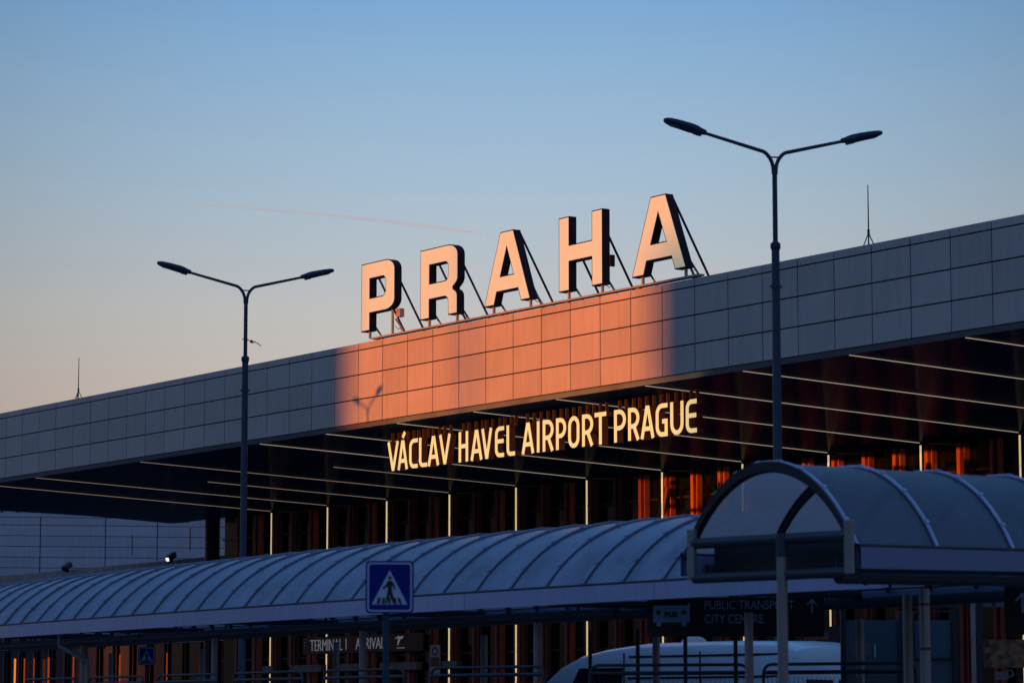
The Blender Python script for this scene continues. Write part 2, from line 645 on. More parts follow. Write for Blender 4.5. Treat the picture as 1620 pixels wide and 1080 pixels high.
SZ = 9.50                                   # soffit height at the glass front
mb = MB()
rows_ = []
for i in range(30):
    s = K(-10) + (K(47) - K(-10)) * i / 29
    rows_.append([F(s, TZ + .008, TD), F(s, SZ, DEP(s) + .3)])
rows_[0][1] = F(K(-7.2), SZ + .005, 12.5)
so = MB().grid(rows_)
so_o = so.build('soffit', M['soffit'], term)
# put the slat pattern in the soffit's own frame
mw = Matrix((( U.x, -N.x, 0, 0), (U.y, -N.y, 0, 0), (0, 0, 1, 0), (0, 0, 0, 1)))
so_o.data.transform(mw.inverted())
so_o.matrix_basis = Matrix.Translation(so_o.location) @ mw
mb = MB()
mb.prism([F(K(k0), 11.9, .14), F(K(k1), 11.9, .14), F(K(k1), 11.9, 45), F(K(k0), 11.9, 45)], EZ * .3)
mb.build('roof', M['roof'], term)
mb = MB()
mb.prism([F(K(-9.9), 10.07, .3), F(K(-7.2), 9.6, 12.5), F(K(-7.2), 11.88, 12.5), F(K(-9.9), 11.88, .3)], U * 0.1)
mb.build('end_wall', M['frame'], term)
sL, sR = K(-4.46), K(46)
mb = MB()
mb.grid([[F(sL, 0.1, DEP(sL)), F(sL, 9.7, DEP(sL))], [F(sR, 0.1, DEP(sR)), F(sR, 9.7, DEP(sR))]])
mb.build('glass_front', M['glass'], term)
mb = MB()
mb.prism([F(sL, 0.1, DEP(sL) + .05), F(sL + .1, 0.1, DEP(sL) + .05), F(sL + .1, 0.1, 40), F(sL, 0.1, 40)], EZ * 11.7)
mb.build('side_wall', M['frame'], term)
mb = MB()
for z in (2.9, 3.95, 5.6, 7.2, 8.6):
    mb.quadbox((F(sL, z, DEP(sL) - .06) + F(sR, z, DEP(sR) - .06)) / 2, ((F(sL, 0, DEP(sL)) - F(sR, 0, DEP(sR))).length, 0.1, 0.07),
               (F(sR, 0, DEP(sR)) - F(sL, 0, DEP(sL))).normalized(), N, EZ)
mb.build('transom', M['frame'], term)
j = 0
STRIPS = [25.12 + 2.98 * i for i in range(-9, 7)]
step = 2.98 / 3
FIN0 = 25.12 + 0.30
fins = []
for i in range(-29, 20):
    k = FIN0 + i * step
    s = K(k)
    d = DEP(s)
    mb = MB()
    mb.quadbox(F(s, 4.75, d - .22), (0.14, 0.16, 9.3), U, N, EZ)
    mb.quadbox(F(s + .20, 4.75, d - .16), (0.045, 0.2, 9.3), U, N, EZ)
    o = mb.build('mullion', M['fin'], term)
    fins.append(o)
# light strips: up the glass front, then out along the soffit
starts = {-9: 0, -8: 0.0, -7: 0.4, -6: 0.0, -5: 0.42, -4: 0, -3: 0, -2: 0, -1: 0, 0: 0, 1: 0, 2: 0, 3: 0, 4: 0, 5: 0, 6: 0}
for i, k in zip(range(-9, 7), STRIPS):
    s = K(k)
    d = DEP(s)
    mb = MB()
    mb.quadbox(F(s, 4.76, d - .12), (0.038, 0.04, 9.36), U, N, EZ)
    mb.build('wall_light_strip', M['strip'], term)
    f = starts[i]
    d0 = TD + .06 + (d - .8) * f
    zz = lambda q: TZ + .008 - (TZ + .008 - SZ) * (q - TD) / (d + .3 - TD) - 0.011
    mb = MB()
    A, B = F(s, zz(d0), d0), F(s, zz(d - .16), d - .16)
    ax = (B - A).normalized()
    mb.quadbox((A + B) / 2, ((B - A).length, 0.02, 0.016), ax, U, U.cross(ax))
    mb.build('soffit_light_strip', M['ceilstripdim'] if i <= -5 else M['ceilstrip'], term)
mb = MB()
mb.tube([F(K(-5.29), 0.1, 12.1), F(K(-5.29), 9.6, 12.1)], 0.30, 16)
mb.build('corner_column', M['frame'], term, smooth=True)
# entrance level: door headers and wall lettering
for k, ww in ((-1.2, .8), (.8, 2.2), (3.0, 1.2), (5.4, 2.4), (7.6, 1.5)):
    s = K(k)
    MB().quadbox(F(s, 3.55, DEP(s) - .5), (ww, .25, .27), U, N, EZ).build('door_header', M['parapet'], term, bevel=.02)

# ------------------------------------------------------------------ lettering over the entrance (on the glass front)
DT = DEP(K(2)) - .42
es = thing('entrance_sign', 'dark strip over the entrance reading TERMINAL 1 ARRIVALS with a small plane', 'sign', F(K(4), 4.3, DT))
mb = MB()
mb.quadbox((F(-24.4, 4.38, DT + .05) + F(-16.4, 4.38, DT + .05)) / 2, (8.2, .06, .62), U, N, EZ)
mb.build('sign_board', M['signblack'], es)
text('lettering', 'TERMINAL 1', .41, .02, M['ledwhite'], es, F(-23.94, 4.185, DT), U, EZ, N, width=2.55, bold=-.004)
text('lettering', 'ARRIVALS', .41, .02, M['ledwhite'], es, F(-20.75, 4.185, DT), U, EZ, N, width=2.15, bold=-.004)
text('lettering', 'F', .3, .02, M['lettergrey'], es, F(-24.35, 4.225, DT), U, EZ, N, sx=.8)
plane = [(0, .10), (.12, .06), (.20, .10), (.14, .32), (.20, .32), (.32, .13), (.50, .08), (.54, .03), (.48, 0), (.30, .03), (.22, .0), (.14, 0), (.16, .04), (.02, .06)]
flat('plane_symbol', [[(x, .38 - y) for x, y in plane][::-1]], .02, M['ledwhite'], es, F(-18.1, 4.225, DT), U, EZ, N)
MB().quadbox(F(-17.7, 4.185, DT - .01), (.5, .02, .03), U, N, EZ).build('underline', M['ledwhite'], es)

# narrow information sign between the doors
ins = thing('information_sign', 'narrow upright information sign with circle symbol near the entrance', 'sign', F(-15.4, 3.3, DT))
sO = F(-15.75, 3.22, DT - .05)
flat('panel', [rrect(0, 0, .62, 1.02, .03)], .05, M['lettergrey'], ins, sO, U, EZ, N)
flat('panel', [rrect(.05, .28, .57, .60, .02)], .02, M['frame'], ins, sO + N * .012, U, EZ, N)
flat('symbol', [arc(.31, .8, .18, .15, 0, 360, 20)[:-1], arc(.31, .8, .12, .10, 0, 360, 20)[:-1]], .02, M['frame'], ins, sO + N * .013, U, EZ, N)

# ------------------------------------------------------------------ PRAHA rooftop letters
LH = 1.965
LZ = 12.725


def P_loops():
    outer = [(0, 0), (.26, 0), (.26, .255), (.72, .255)] + arc(.72, .405, .28, .15, -90, 0, 8)[1:] + arc(.72, .84, .28, .16, 0, 90, 8) + [(0, 1)]
    hole = [(.26, .48), (.64, .48)] + arc(.64, .56, .09, .08, -90, 0, 5)[1:] + arc(.64, .68, .09, .08, 0, 90, 5) + [(.26, .76)]
    return [outer, hole[::-1]]


def R_loops():
    outer = [(0, 0), (.245, 0), (.245, .27), (.64, .27)] + arc(.64, .20, .10, .07, 90, 0, 5)[1:] + [(.745, 0), (.985, 0), (.985, .24)] + arc(.80, .25, .185, .12, 0, 65, 5)[1:] + [(.87, .385)] \
        + arc(.80, .52, .20, .13, -60, 0, 6)[1:] + arc(.74, .84, .26, .16, 0, 90, 8) + [(0, 1)]
    hole = [(.25, .50), (.66, .50)] + arc(.66, .57, .085, .07, -90, 0, 5)[1:] + arc(.66, .69, .085, .07, 0, 90, 5) + [(.25, .76)]
    return [outer, hole[::-1]]


def A_loops():
    outer = [(0, 0), (.222, 0), (.278, .175), (.735, .175), (.795, 0), (1, 0), (.635, 1), (.355, 1)]
    hole = [(.36, .39), (.495, .775), (.635, .39)]
    return [outer, hole]


def H_loops():
    return [[(0, 0), (.243, 0), (.243, .386), (.757, .386), (.757, 0), (1, 0), (1, 1), (.757, 1), (.757, .614), (.243, .614), (.243, 1), (0, 1)]]


def offset_loop(lp, d):
    """move every edge of a closed loop to its left by d"""
    n = len(lp)
    out = []
    for i in range(n):
        p0, p1, p2 = Vector(lp[i - 1]), Vector(lp[i]), Vector(lp[(i + 1) % n])
        a, b_ = (p1 - p0).normalized(), (p2 - p1).normalized()
        na, nb = Vector((-a.y, a.x)), Vector((-b_.y, b_.x))
        m = na + nb
        den = max(0.35, 1 + na.dot(nb))
        out.append(tuple(p1 + m * (d / den)))
    return out


def area(lp):
    return sum(lp[i - 1][0] * lp[i][1] - lp[i][0] * lp[i - 1][1] for i in range(len(lp))) / 2


roof_letters = [
    ('P', P_loops, -1.265, .545, 'white rooftop letter P, first of the word, with a small box under its bowl'),
    ('R', R_loops, 1.885, 3.79, 'white rooftop letter R with black sides, second of the word'),
    ('A', A_loops, 5.078, 7.285, 'white rooftop letter A standing between the R and the H'),
    ('H', H_loops, 8.585, 10.525, 'white rooftop letter H standing between the two letters A'),
    ('A', A_loops, 11.777, 14.02, 'white rooftop letter A at the right end, its right foot in shade'),
]
for ch, fn, s0, s1, lab in roof_letters:
    t = thing('sign_letter', lab, 'sign letter', F((s0 + s1) / 2, 12.53, .2), 'letters of the rooftop sign')
    w = s1 - s0
    loops = []
    for i, lp in enumerate(fn()):
        q = [(x * w, y * LH) for x, y in lp]
        if (area(q) > 0) != (i == 0):
            q = q[::-1]
        loops.append(q)
    tilt = -0.03 * (1 if ch else 0)
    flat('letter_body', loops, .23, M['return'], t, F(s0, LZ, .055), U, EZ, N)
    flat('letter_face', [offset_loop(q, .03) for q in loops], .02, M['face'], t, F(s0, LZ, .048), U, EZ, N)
    # feet on the rail and back braces
    feet = {'P': (.13 * w, .80 * w), 'R': (.12 * w, .86 * w), 'A': (.11 * w, .90 * w), 'H': (.12 * w, .88 * w)}[ch]
    for q, x in enumerate(feet):
        top = LZ if not (ch == 'P' and q == 1) else LZ + .5
        mb = MB().quadbox(F(s0 + x + .04, (12.53 + top) / 2, .19), (.06, .06, top - 12.53), U, N, EZ)
        mb.build('post', M['galv'], t)
        tx = {'P': .32, 'R': .32, 'A': .38, 'H': .12}[ch] * w if q == 0 else {'P': .86, 'R': .9, 'A': .62, 'H': .88}[ch] * w
        zt = LZ + (.78 if ch != 'A' else .97) * LH if ch != 'H' else LZ + .78 * LH
        dd = (zt - 12.3) * .62
        mb = MB().tube([F(s0 + tx, zt, .285), F(s0 + tx, 12.22, .285 + dd)], .032, 8)
        mb.build('brace', M['brace'], t, smooth=True)
        mb = MB().tube([F(s0 + x + .05, LZ + .25, .285), F(s0 + x + .05, 12.22, .9)], .028, 8)
        mb.build('brace', M['galv'], t, smooth=True)
    if ch == 'P':
        MB().quadbox(F(s0 + .92 * w, 13.13, .33), (.2, .16, .24), U, N, EZ).build('junction_box', M['galv'], t, bevel=.01)
    if ch == 'H':
        MB().quadbox(F(s1 + .035, 13.35, .33), (.07, .14, .3), U, N, EZ).build('junction_box', M['return'], t, bevel=.01)
    mb = MB().tube([F(s0 + feet[1], LZ + .05, .3), F(s0 + feet[1] + .12, LZ - .06, .34), F(s0 + feet[1] + .28, LZ - .02, .3), F(s0 + feet[1] + .36, 12.54, .3)], .009, 6)
    mb.build('cable', M['brace'], t, smooth=True)
rail = thing('mounting_rail', 'long steel rail along the roof edge carrying the white letters', 'rail', F(6.9, 12.47, .15))
MB().quadbox((F(-.74, 12.49, .15) + F(14.5, 12.49, .15)) / 2, (15.24, .2, .05), U, N, EZ).build('rail', M['galv'], rail, bevel=.006)
for s in (-.6, 2.6, 5.7, 8.8, 11.9, 14.2):
    MB().quadbox(F(s, 12.43, .2), (.1, .12, .069), U, N, EZ).build('foot', M['galv'], rail)

# ------------------------------------------------------------------ airport name hanging under the soffit
DS = 1.2
ns = thing('name_sign', 'hanging warm lit letters reading VÁCLAV HAVEL AIRPORT PRAGUE under the soffit', 'sign', F(5.6, 9.85, DS))
SW = .114                                   # stroke width


def ribbon(pts, w, closed=False):
    pts = [Vector(p) for p in pts]
    n = len(pts)
    L, Rr = [], []
    for i in range(n):
        p = pts[i]
        if closed:
            a, b_ = (p - pts[i - 1]).normalized(), (pts[(i + 1) % n] - p).normalized()
        else:
            a = (p - pts[i - 1]).normalized() if i else (pts[1] - p).normalized()
            b_ = (pts[i + 1] - p).normalized() if i < n - 1 else a
        na, nb = Vector((-a.y, a.x)), Vector((-b_.y, b_.x))
        m = (na + nb) * (1 / max(.45, 1 + na.dot(nb)))
        L.append(p + m * (w / 2))
        Rr.append(p - m * (w / 2))
    return L, Rr


def glyph(c, w, h, t):
    """strokes (centre lines) of one letter in a box w x h, stroke width t"""
    e = t / 2
    r = min(.42 * w, .30 * h)
    if c == 'V':
        return [[(e * .9, h), (w / 2 - e * .3, e), (w / 2 + e * .3, e), (w - e * .9, h)]]
    if c in 'AÁ':
        o = [[(e * .9, 0), (w / 2 - e * .5, h - e), (w / 2 + e * .5, h - e), (w - e * .9, 0)], [(w * .22, h * .30), (w * .78, h * .30)]]
        if c == 'Á':
            o.append([(w * .50, h * 1.09), (w * .72, h * 1.27)])
        return o
    if c == 'C':
        return [[(w, h - e)] + arc(e + r, h - e - r, r, r, 90, 180, 7) + arc(e + r, e + r, r, r, 180, 270, 7) + [(w, e)]]
    if c == 'L':
        rr = r * .8
        return [[(e, h)] + arc(e + rr, e + rr, rr, rr, 180, 270, 6) + [(w, e)]]
    if c == 'H':
        return [[(e, 0), (e, h)], [(w - e, 0), (w - e, h)], [(t * .9, h * .52), (w - t * .9, h * .52)]]
    if c == 'E':
        rr = r * .9
        return [[(w, h - e)] + arc(e + rr, h - e - rr, rr, rr, 90, 180, 6) + arc(e + rr, e + rr, rr, rr, 180, 270, 6) + [(w, e)], [(t * .9, h * .52), (w * .96, h * .52)]]
    if c == 'I':
        return [[(w / 2, 0), (w / 2, h)]]
    if c in 'PR':
        rr = h * .27 - e * .2
        yb = h - e - 2 * rr + .02 * h
        bowl = [(t * .9, h - e)] + arc(w - e - .45 * w, h - e - rr * .98, .45 * w, rr * .98, 90, -90, 10) + [(t * .9, h - e - 2 * rr * .98)]
        o = [[(e, 0), (e, h)], bowl]
        if c == 'R':
            o.append([(w * .52, h - e - 2 * rr + .01), (w - e * .8, 0)])
        return o
    if c == 'O':
        rx = w / 2 - e
        return [arc(w / 2, h - e - r, rx, r, 0, 180, 12) + arc(w / 2, e + r, rx, r, 180, 360, 12) + [(w - e, h / 2)]]
    if c == 'T':
        return [[(0, h - e), (w, h - e)], [(w / 2, 0), (w / 2, h - t * .9)]]
    if c == 'G':
        return [[(w, h - e)] + arc(e + r, h - e - r, r, r, 90, 180, 7) + arc(e + r, e + r, r, r, 180, 270, 7) + [(w - e, e), (w - e, h * .46), (w * .55, h * .46)]]
    if c == 'U':
        rx = w / 2 - e
        return [[(e, h)] + arc(w / 2, e + r, rx, r, 180, 360, 14) + [(w - e, h)]]


NAME = [('V', -1.61, -1.01), ('Á', -1.06, -0.52), ('C', -0.44, 0.0), ('L', 0.08, 0.5), ('A', 0.54, 1.12), ('V', 1.13, 1.71), ('H', 2.13, 2.6),
        ('A', 2.73, 3.31), ('V', 3.27, 3.79), ('E', 3.94, 4.37), ('L', 4.50, 4.9), ('A', 5.23, 5.81), ('I', 5.94, 6.07), ('R', 6.22, 6.72),
        ('P', 6.84, 7.3), ('O', 7.40, 7.90), ('R', 8.03, 8.52), ('T', 8.59, 9.10), ('P', 9.45, 9.96), ('R', 10.06, 10.54), ('A', 10.60, 11.17),
        ('G', 11.24, 11.73), ('U', 11.85, 12.39), ('E', 12.49, 12.93)]
NZ, NH = 8.79, .845
for c, a_, b_ in NAME:
    w = b_ - a_
    body = MB()
    face = MB()
    for qi, st in enumerate(glyph(c, w, NH, SW)):
        closed = (c == 'O')
        L, Rr = ribbon(st, SW, closed)
        dz = .0015 * qi
        n = len(L)
        rng = range(n if closed else n - 1)
        for mbx, d0, d1 in ((body, DS - dz, DS + .2 + dz), (face, DS - .012 - dz, DS - .003 - dz)):
            base = len(mbx.v)
            for p in L + Rr:
                mbx.v.append(F(a_ + p.x, NZ + p.y, d0))
            for p in L + Rr:
                mbx.v.append(F(a_ + p.x, NZ + p.y, d1))
            m2 = 2 * n
            for i in rng:
                j2 = (i + 1) % n
                mbx.f.append([base + i, base + j2, base + n + j2, base + n + i])
                mbx.f.append([base + m2 + i, base + m2 + n + i, base + m2 + n + j2, base + m2 + j2])
                mbx.f.append([base + i, base + m2 + i, base + m2 + j2, base + j2])
                mbx.f.append([base + n + i, base + n + j2, base + m2 + n + j2, base + m2 + n + i])
            if not closed:
                for i in (0, n - 1):
                    mbx.f.append([base + i, base + n + i, base + m2 + n + i, base + m2 + i])
    bo = body.build('letter', M['signside'], ns)
    face.build('letter_face', M['signface'], bo)
    hs = [a_ + w * .22, a_ + w * .78] if w > .2 else [(a_ + b_) / 2]
    for s in hs:
        hg = MB()
        zt = 9.89
        zb = NZ + NH - .02
        hg.quadbox(F(s, (zb + zt) / 2, DS + .1), (.022, .10, zt - zb), U, N, EZ)
        hg.build('hanger', M['signside'], bo)

# ------------------------------------------------------------------ lightning rods on the roof
for s, lab in ((-20.1, 'thin lightning rod on a tripod at the far left end of the roof'), (20.42, 'thin lightning rod on a tripod right of the street lamp')):
    t = thing('lightning_rod', lab, 'lightning rod', F(s, 12.2, .4), 'lightning rods on the roof')
    MB().tube([F(s, 12.2, .4), F(s, 12.85, .4), F(s, 13.88, .4)], .016, 6, radii=[.02, .018, .012]).build('mast', M['brace'], t)
    for an in (20, 140, 260):
        p = F(s, 12.2, .4) + Vector((math.cos(R(an)), math.sin(R(an)), 0)) * .28
        MB().tube([p, F(s, 12.76, .4)], .013, 6).build('leg', M['brace'], t)
    MB().tube([F(s, 12.70, .4), F(s, 12.84, .4)], .03, 8).build('clamp', M['brace'], t)

# ------------------------------------------------------------------ street lamps
WD = Vector((-.957, -.29, 0)).normalized()       # direction of the near arm


def make_lamp():
    t = thing('street_lamp', '', 'street lamp', (0, 0, 0), 'twin headed street lamps')
    MB().tube([(0, 0, -.3), (0, 0, .25), (0, 0, .3), (0, 0, 10.28)], .1, 16, radii=[.13, .13, .095, .074]).build('lower_pole', M['lamp'], t, smooth=True)
    MB().tube([(0, 0, 10.24), (0, 0, 10.28), (0, 0, 10.36), (0, 0, 10.40)], .1, 16, radii=[.078, .095, .095, .05]).build('collar', M['lamp'], t, smooth=True)
    MB().tube([(0, 0, 10.36), (0, 0, 11.72)], .047, 14).build('upper_pole', M['lamp'], t, smooth=True)
    # a narrow clamp band at half height of the lower pole
    for sg in (1, -1):
        d = WD * sg
        pts = [EZ * 11.66 + d * .022]
        for i in range(0, 10):
            a1 = R(9 * i)
            pts.append(EZ * (11.72 + .38 * math.sin(a1 * .86)) + d * (.025 + .30 * (1 - math.cos(a1 * .86))))
        p = pts[-1]
        tip = Vector((d.x * 1.45, d.y * 1.45, p.z + .30))
        pts.append(tip)
        MB().tube(pts, .036, 12, radii=[.036] * (len(pts) - 1) + [.03]).build('arm', M['lamp'], t, smooth=True)
        ax = (tip - p).normalized()
        side = ax.cross(EZ).normalized()
        upv = side.cross(ax).normalized()
        # flat tapered luminaire, rounded tip
        rows = []
        prof = [(-.10, .035, .035), (0, .05, .045), (.10, .085, .06), (.2, .115, .062), (.45, .125, .055), (.62, .115, .045), (.70, .085, .034), (.74, .04, .02), (.75, .005, .004)]
        for (x, hw, hh) in prof:
            ring = []
            for q in range(17):
                an = 2 * math.pi * q / 16
                cx, cy = math.cos(an), math.sin(an)
                cx = math.copysign(abs(cx) ** .6, cx)
                cy = math.copysign(abs(cy) ** .7, cy)
                ring.append(tip + ax * x + side * (hw * cx * 1.15) + upv * (hh * cy * 1.3 + .012))
            rows.append(ring)
        hdm = MB().grid(rows)
        h = hdm.build('lamp_head', M['lamp'], t, smooth=True)
        lb = MB().quadbox(tip + ax * .42 - upv * .048, (.36, .15, .02), ax, side, upv)
        lb.build('lens', M['lens'], h)
        ln = MB().quadbox(tip + ax * .06 - upv * .055, (.16, .10, .05), ax, side, upv)
        ln.build('driver_box', M['lamp'], h, bevel=.01)
    MB().quadbox(EZ * 11.98, (.30, .03, .025), WD, WD.cross(EZ), EZ).build('tie_bar', M['lamp'], t)
    MB().tube([(0, 0, 9.52), (0, 0, 9.60)], .09, 14).build('band', M['lamp'], t, smooth=True)
    MB().quadbox((0, 0, 9.56), (.24, .03, .03), WD, WD.cross(EZ), EZ).build('bracket', M['lamp'], t)
    return t


LS = .862                                  # the whole lamp: fork at 10.6 m
LZ0 = 1.6 * (1 - LS)
lampA = make_lamp()
lampA['label'] = 'tall twin headed street lamp rising behind the arched bus canopy on the right'
lampA.location = (4.195, 47.75, LZ0)
lampA.scale = (LS, LS, LS)
lampB = copy_tree(lampA)
lampB['label'] = 'twin headed street lamp left of the rooftop letters with a bird beside its pole'
lampB.location = (-5.525, 62.41, LZ0 - .06)
lampC = copy_tree(lampA)
lampC['label'] = 'twin headed street lamp beyond the left edge whose shadow falls on the orange fascia'
q = F(K(18.4), 0, 0) + SUN_H * 19.0
lampC.location = (q.x, q.y, LZ0 + 1.05)
lampC.rotation_euler.z = R(6.7)
MB().quadbox((q.x, q.y, .58), (.8, .8, 1.16)).build('plinth', M['concrete'], None, origin=(q.x, q.y, 0))
pl_ = C.objects[-1]
pl_.parent = lampC
pl_.location = (0, 0, -(LZ0 + 1.05) / LS)

# ------------------------------------------------------------------ covered walkways
EAVE_B, EAVE_T, RISE, WID = 3.19, 3.44, 1.0, 4.0


def vault(v, wid, rise):                    # v = distance from the near eave across the vault
    u_ = 4 * v / wid - 2
    return EAVE_T + rise * (math.sqrt(max(0, 6.25 - u_ * u_)) - 1.5)


class Path:
    def __init__(self, pts):
        self.p = [Vector(p) for p in pts]
        self.s = [0]
        for a, b in zip(self.p, self.p[1:]):
            self.s.append(self.s[-1] + (b - a).length)
        self.len = self.s[-1]

    def at(self, s):
        s = max(0, min(self.len, s))
        for i in range(len(self.p) - 1):
            if s <= self.s[i + 1] + 1e-9:
                t = (s - self.s[i]) / (self.s[i + 1] - self.s[i])
                d = (self.p[i + 1] - self.p[i]).normalized()
                return self.p[i].lerp(self.p[i + 1], t), d
        return self.p[-1], (self.p[-1] - self.p[-2]).normalized()

    def pt(self, s, v, z, back):
        """point s along the near eave, v across, height z"""
        p, d = self.at(s)
        n = Vector((-d.y, d.x, 0)) * back
        return p + n * v + EZ * z


def canopy(name, label, path, back, rib0, ribstep, sheet, cols_near, cols_far, WID, RISE, inset, band, tz, tr, colr=.056):
    vault_z = lambda v: vault(v, WID, RISE)
    t = thing(name, label, 'canopy', path.pt(path.len / 2, 2, 0, back))
    NS = 24
    n = max(4, int(path.len / .8))
    top, bot = [], []
    for i in range(n + 1):
        s = path.len * i / n
        top.append([path.pt(s, .0 + WID * j / NS, vault_z(WID * j / NS), back) for j in range(NS + 1)])
        bot.append([path.pt(s, .0 + WID * j / NS, vault_z(WID * j / NS) - .012, back) for j in range(NS + 1)])
    mb = MB().grid(top)
    mb.build('roof_sheet', sheet, t, smooth=True)
    # cover ribs with bolts, and the structural arches underneath
    s = rib0
    while s < path.len - .01:
        rows = []
        for j in range(NS + 1):
            v = WID * j / NS
            v1 = min(WID, v + .02)
            v0 = max(0, v - .02)
            tv = Vector((v1 - v0, vault_z(v1) - vault_z(v0))).normalized()
            nn = Vector((-tv.y, tv.x))
            ring = []
            for (ds, h) in ((-.026, .006), (-.025, .024), (-.014, .032), (.014, .032), (.025, .024), (.026, .006), (-.026, .006)):
                ring.append(path.pt(s + ds, v + nn.x * h, vault_z(v) + nn.y * h, back))
            rows.append(ring)
        mb = MB().grid(rows)
        gk = []
        for j in range(NS + 1):
            v = WID * j / NS
            v1 = min(WID, v + .02)
            v0 = max(0, v - .02)
            tv = Vector((v1 - v0, vault_z(v1) - vault_z(v0))).normalized()
            nn = Vector((-tv.y, tv.x))
            gk.append([path.pt(s + ds, v + nn.x * h, vault_z(v) + nn.y * h, back) for ds, h in ((-.05, .001), (-.048, .008), (.048, .008), (.05, .001))])
        for j in range(1, 9):
            v = WID * (j - .5) / 8
            v1, v0 = v + .02, v - .02
            tv = Vector((v1 - v0, vault_z(v1) - vault_z(v0))).normalized()
            nn = Vector((-tv.y, tv.x))
            p = path.pt(s, v + nn.x * .034, vault_z(v) + nn.y * .034, back)
            _, dd = path.at(s)
            mb.quadbox(p, (.06, .04, .016), dd, (Vector((-dd.y, dd.x, 0)) * back * tv.x + EZ * tv.y).normalized(), dd.cross(EZ) * 0 + (Vector((-dd.y, dd.x, 0)) * back * nn.x + EZ * nn.y).normalized())
        rb_ = mb.build('rib', M['rib'] if WID < 3 else M['ribdark'], t)
        MB().grid(gk).build('gasket', M['arch'], rb_)
        rows = []
        for j in range(NS + 1):
            v = .02 + (WID - .04) * j / NS
            rows.append([path.pt(s + ds, v, vault_z(v) - h, back) for ds, h in ((-.03, .014), (.03, .014), (.03, .10), (-.03, .10), (-.03, .014))])
        MB().grid(rows).build('arch', M['arch'], t)
        s += ribstep
    # eave bands both sides, with seams
    for (va, vb, nm) in ((-.09, -.03, 'eave_band'), (WID + .03, WID + .09, 'eave_band')):
        m_ = max(1, int(round(path.len / 4.4)))
        mb = MB()
        for i in range(m_):
            sa, sb = path.len * i / m_ + .004, path.len * (i + 1) / m_ - .004
            sub = 5
            rows = []
            for q in range(sub + 1):
                s_ = sa + (sb - sa) * q / sub
                rows.append([path.pt(s_, v, z, back) for v, z in ((va, EAVE_B), (va, EAVE_T - .03), (vb, EAVE_T - .01), (vb, EAVE_B + .0), (va, EAVE_B))])
            mb.grid(rows)
        mb.build(nm, band, t)
        mb = MB()
        rows = []
        for q in range(int(path.len) + 1):
            s_ = path.len * q / int(path.len)
            rows.append([path.pt(s_, v, z, back) for v, z in ((va + .012, EAVE_T - .028), (va + .012, EAVE_T + .0), (vb + .0, EAVE_T + .012), (vb, EAVE_T - .028))])
        mb.grid(rows)
        mb.build('gutter_edge', M['arch'], t)
    # tube beams on the column heads
    for v in (inset, WID - inset):
        sa = 6.1 if (WID > 3 and v < 1) else .05              # the near beam stops at the direction sign
        pts = [path.pt(sa + (path.len - sa) * q / 20, v, tz if v < WID / 2 else tz + .15, back) for q in range(21)]
        o = MB().tube(pts, tr, 12).build('tube_beam', M['tube'], t, smooth=True)
        s = rib0
        while s < path.len - .01:
            br = MB()
            br.quadbox(path.pt(s, v, 3.20, back), (.03, .03, .2), *(lambda d: (d, Vector((-d.y, d.x, 0)), EZ))(path.at(s)[1]))
            br.build('bracket', M['tube'], o)
            s += ribstep * 2
    for s, v in [(s, inset) for s in cols_near] + [(s, WID - inset) for s in cols_far]:
        p = path.pt(s, v, 0, back)
        MB().tube([p, p + EZ * 3.0], colr, 16).build('column', M['column'], t, smooth=True)
    for s in cols_far:
        MB().tube([path.pt(s, inset, 3.33, back), path.pt(s, WID - inset, 3.33, back)], .06, 10).build('cross_beam', M['tube'], t, smooth=True)
    return t


YX = lambda x: .01489944 * x * x - 1.46151823 * x + 42.56
xs_ = [4.55 - .75 * i for i in range(26)]
pathL = Path([(x, YX(x), 0) for x in xs_])


def find_s(path, v, px, back=1):
    """arc length at which the point v across the walkway is seen in direction px (x / depth)"""
    lo, hi = 0, path.len
    for _ in range(50):
        m_ = (lo + hi) / 2
        p = path.pt(m_, v, 0, back)
        if p.x / p.y > px:
            lo = m_
        else:
            hi = m_
    return lo


BL = -1                                       # the far side of the left walkway lies to the right of its direction
colsL = [find_s(pathL, .55, (px - 810) / 4800, BL) for px in (1183, 850, 575, 342, 135)]
colsL.append(colsL[-1] + 4.7)
r0 = find_s(pathL, 0, (922 - 810) / 4800, BL)
step_l = .872
cl = canopy('walkway_canopy', 'long curving walkway roof of blue ribbed arched sheets behind the crossing sign', pathL, BL, r0 % step_l, step_l, M['polya'], colsL, [s + 1.1 for s in colsL], WID, RISE, .55, M['band'], 3.07, .075)
# downpipe at the far end
sdp = find_s(pathL, .3, (112 - 810) / 4800, BL)
p = pathL.pt(sdp, .12, 0, BL)
q = pathL.pt(sdp - .3, .55, 0, BL)
MB().tube([p + EZ * 3.2, p + EZ * 2.98, q + EZ * 2.7, q + EZ * 2.5, q + EZ * .05], .045, 10).build('downpipe', M['column'], cl, smooth=True)
# dark wind screen posts between the walkway and the road
for px in (933, 1008, 1083, 1162):
    s = find_s(pathL, 3.4, (px - 810) / 4800, BL)
    MB().tube([pathL.pt(s, 3.4, 0, BL), pathL.pt(s, 3.4, 3.0, BL)], .03, 8).build('screen_post', M['frame'], cl)

DR = Vector((.692, .722, 0)).normalized()
PN = Vector((-DR.y, DR.x, 0))
E0 = Vector((3.575, 31.75, 0))
WR, RR_ = 2.30, .92
SL = .024                                     # the lane climbs gently here
pathR = Path([E0 + DR * (.65 * i) + EZ * (SL * .65 * i) for i in range(0, 9)])
BR = 1
crn = canopy('bus_stop_canopy', 'barrel roofed bus stop canopy with an open arched end, nearest on the right', pathR, BR, .03, 1.43, M['polyb'], [1.57, 4.3], [3.7], WR, RR_, .25, M['bandb'], 3.10, .062)
vr = lambda v: vault(v, WR, RR_)
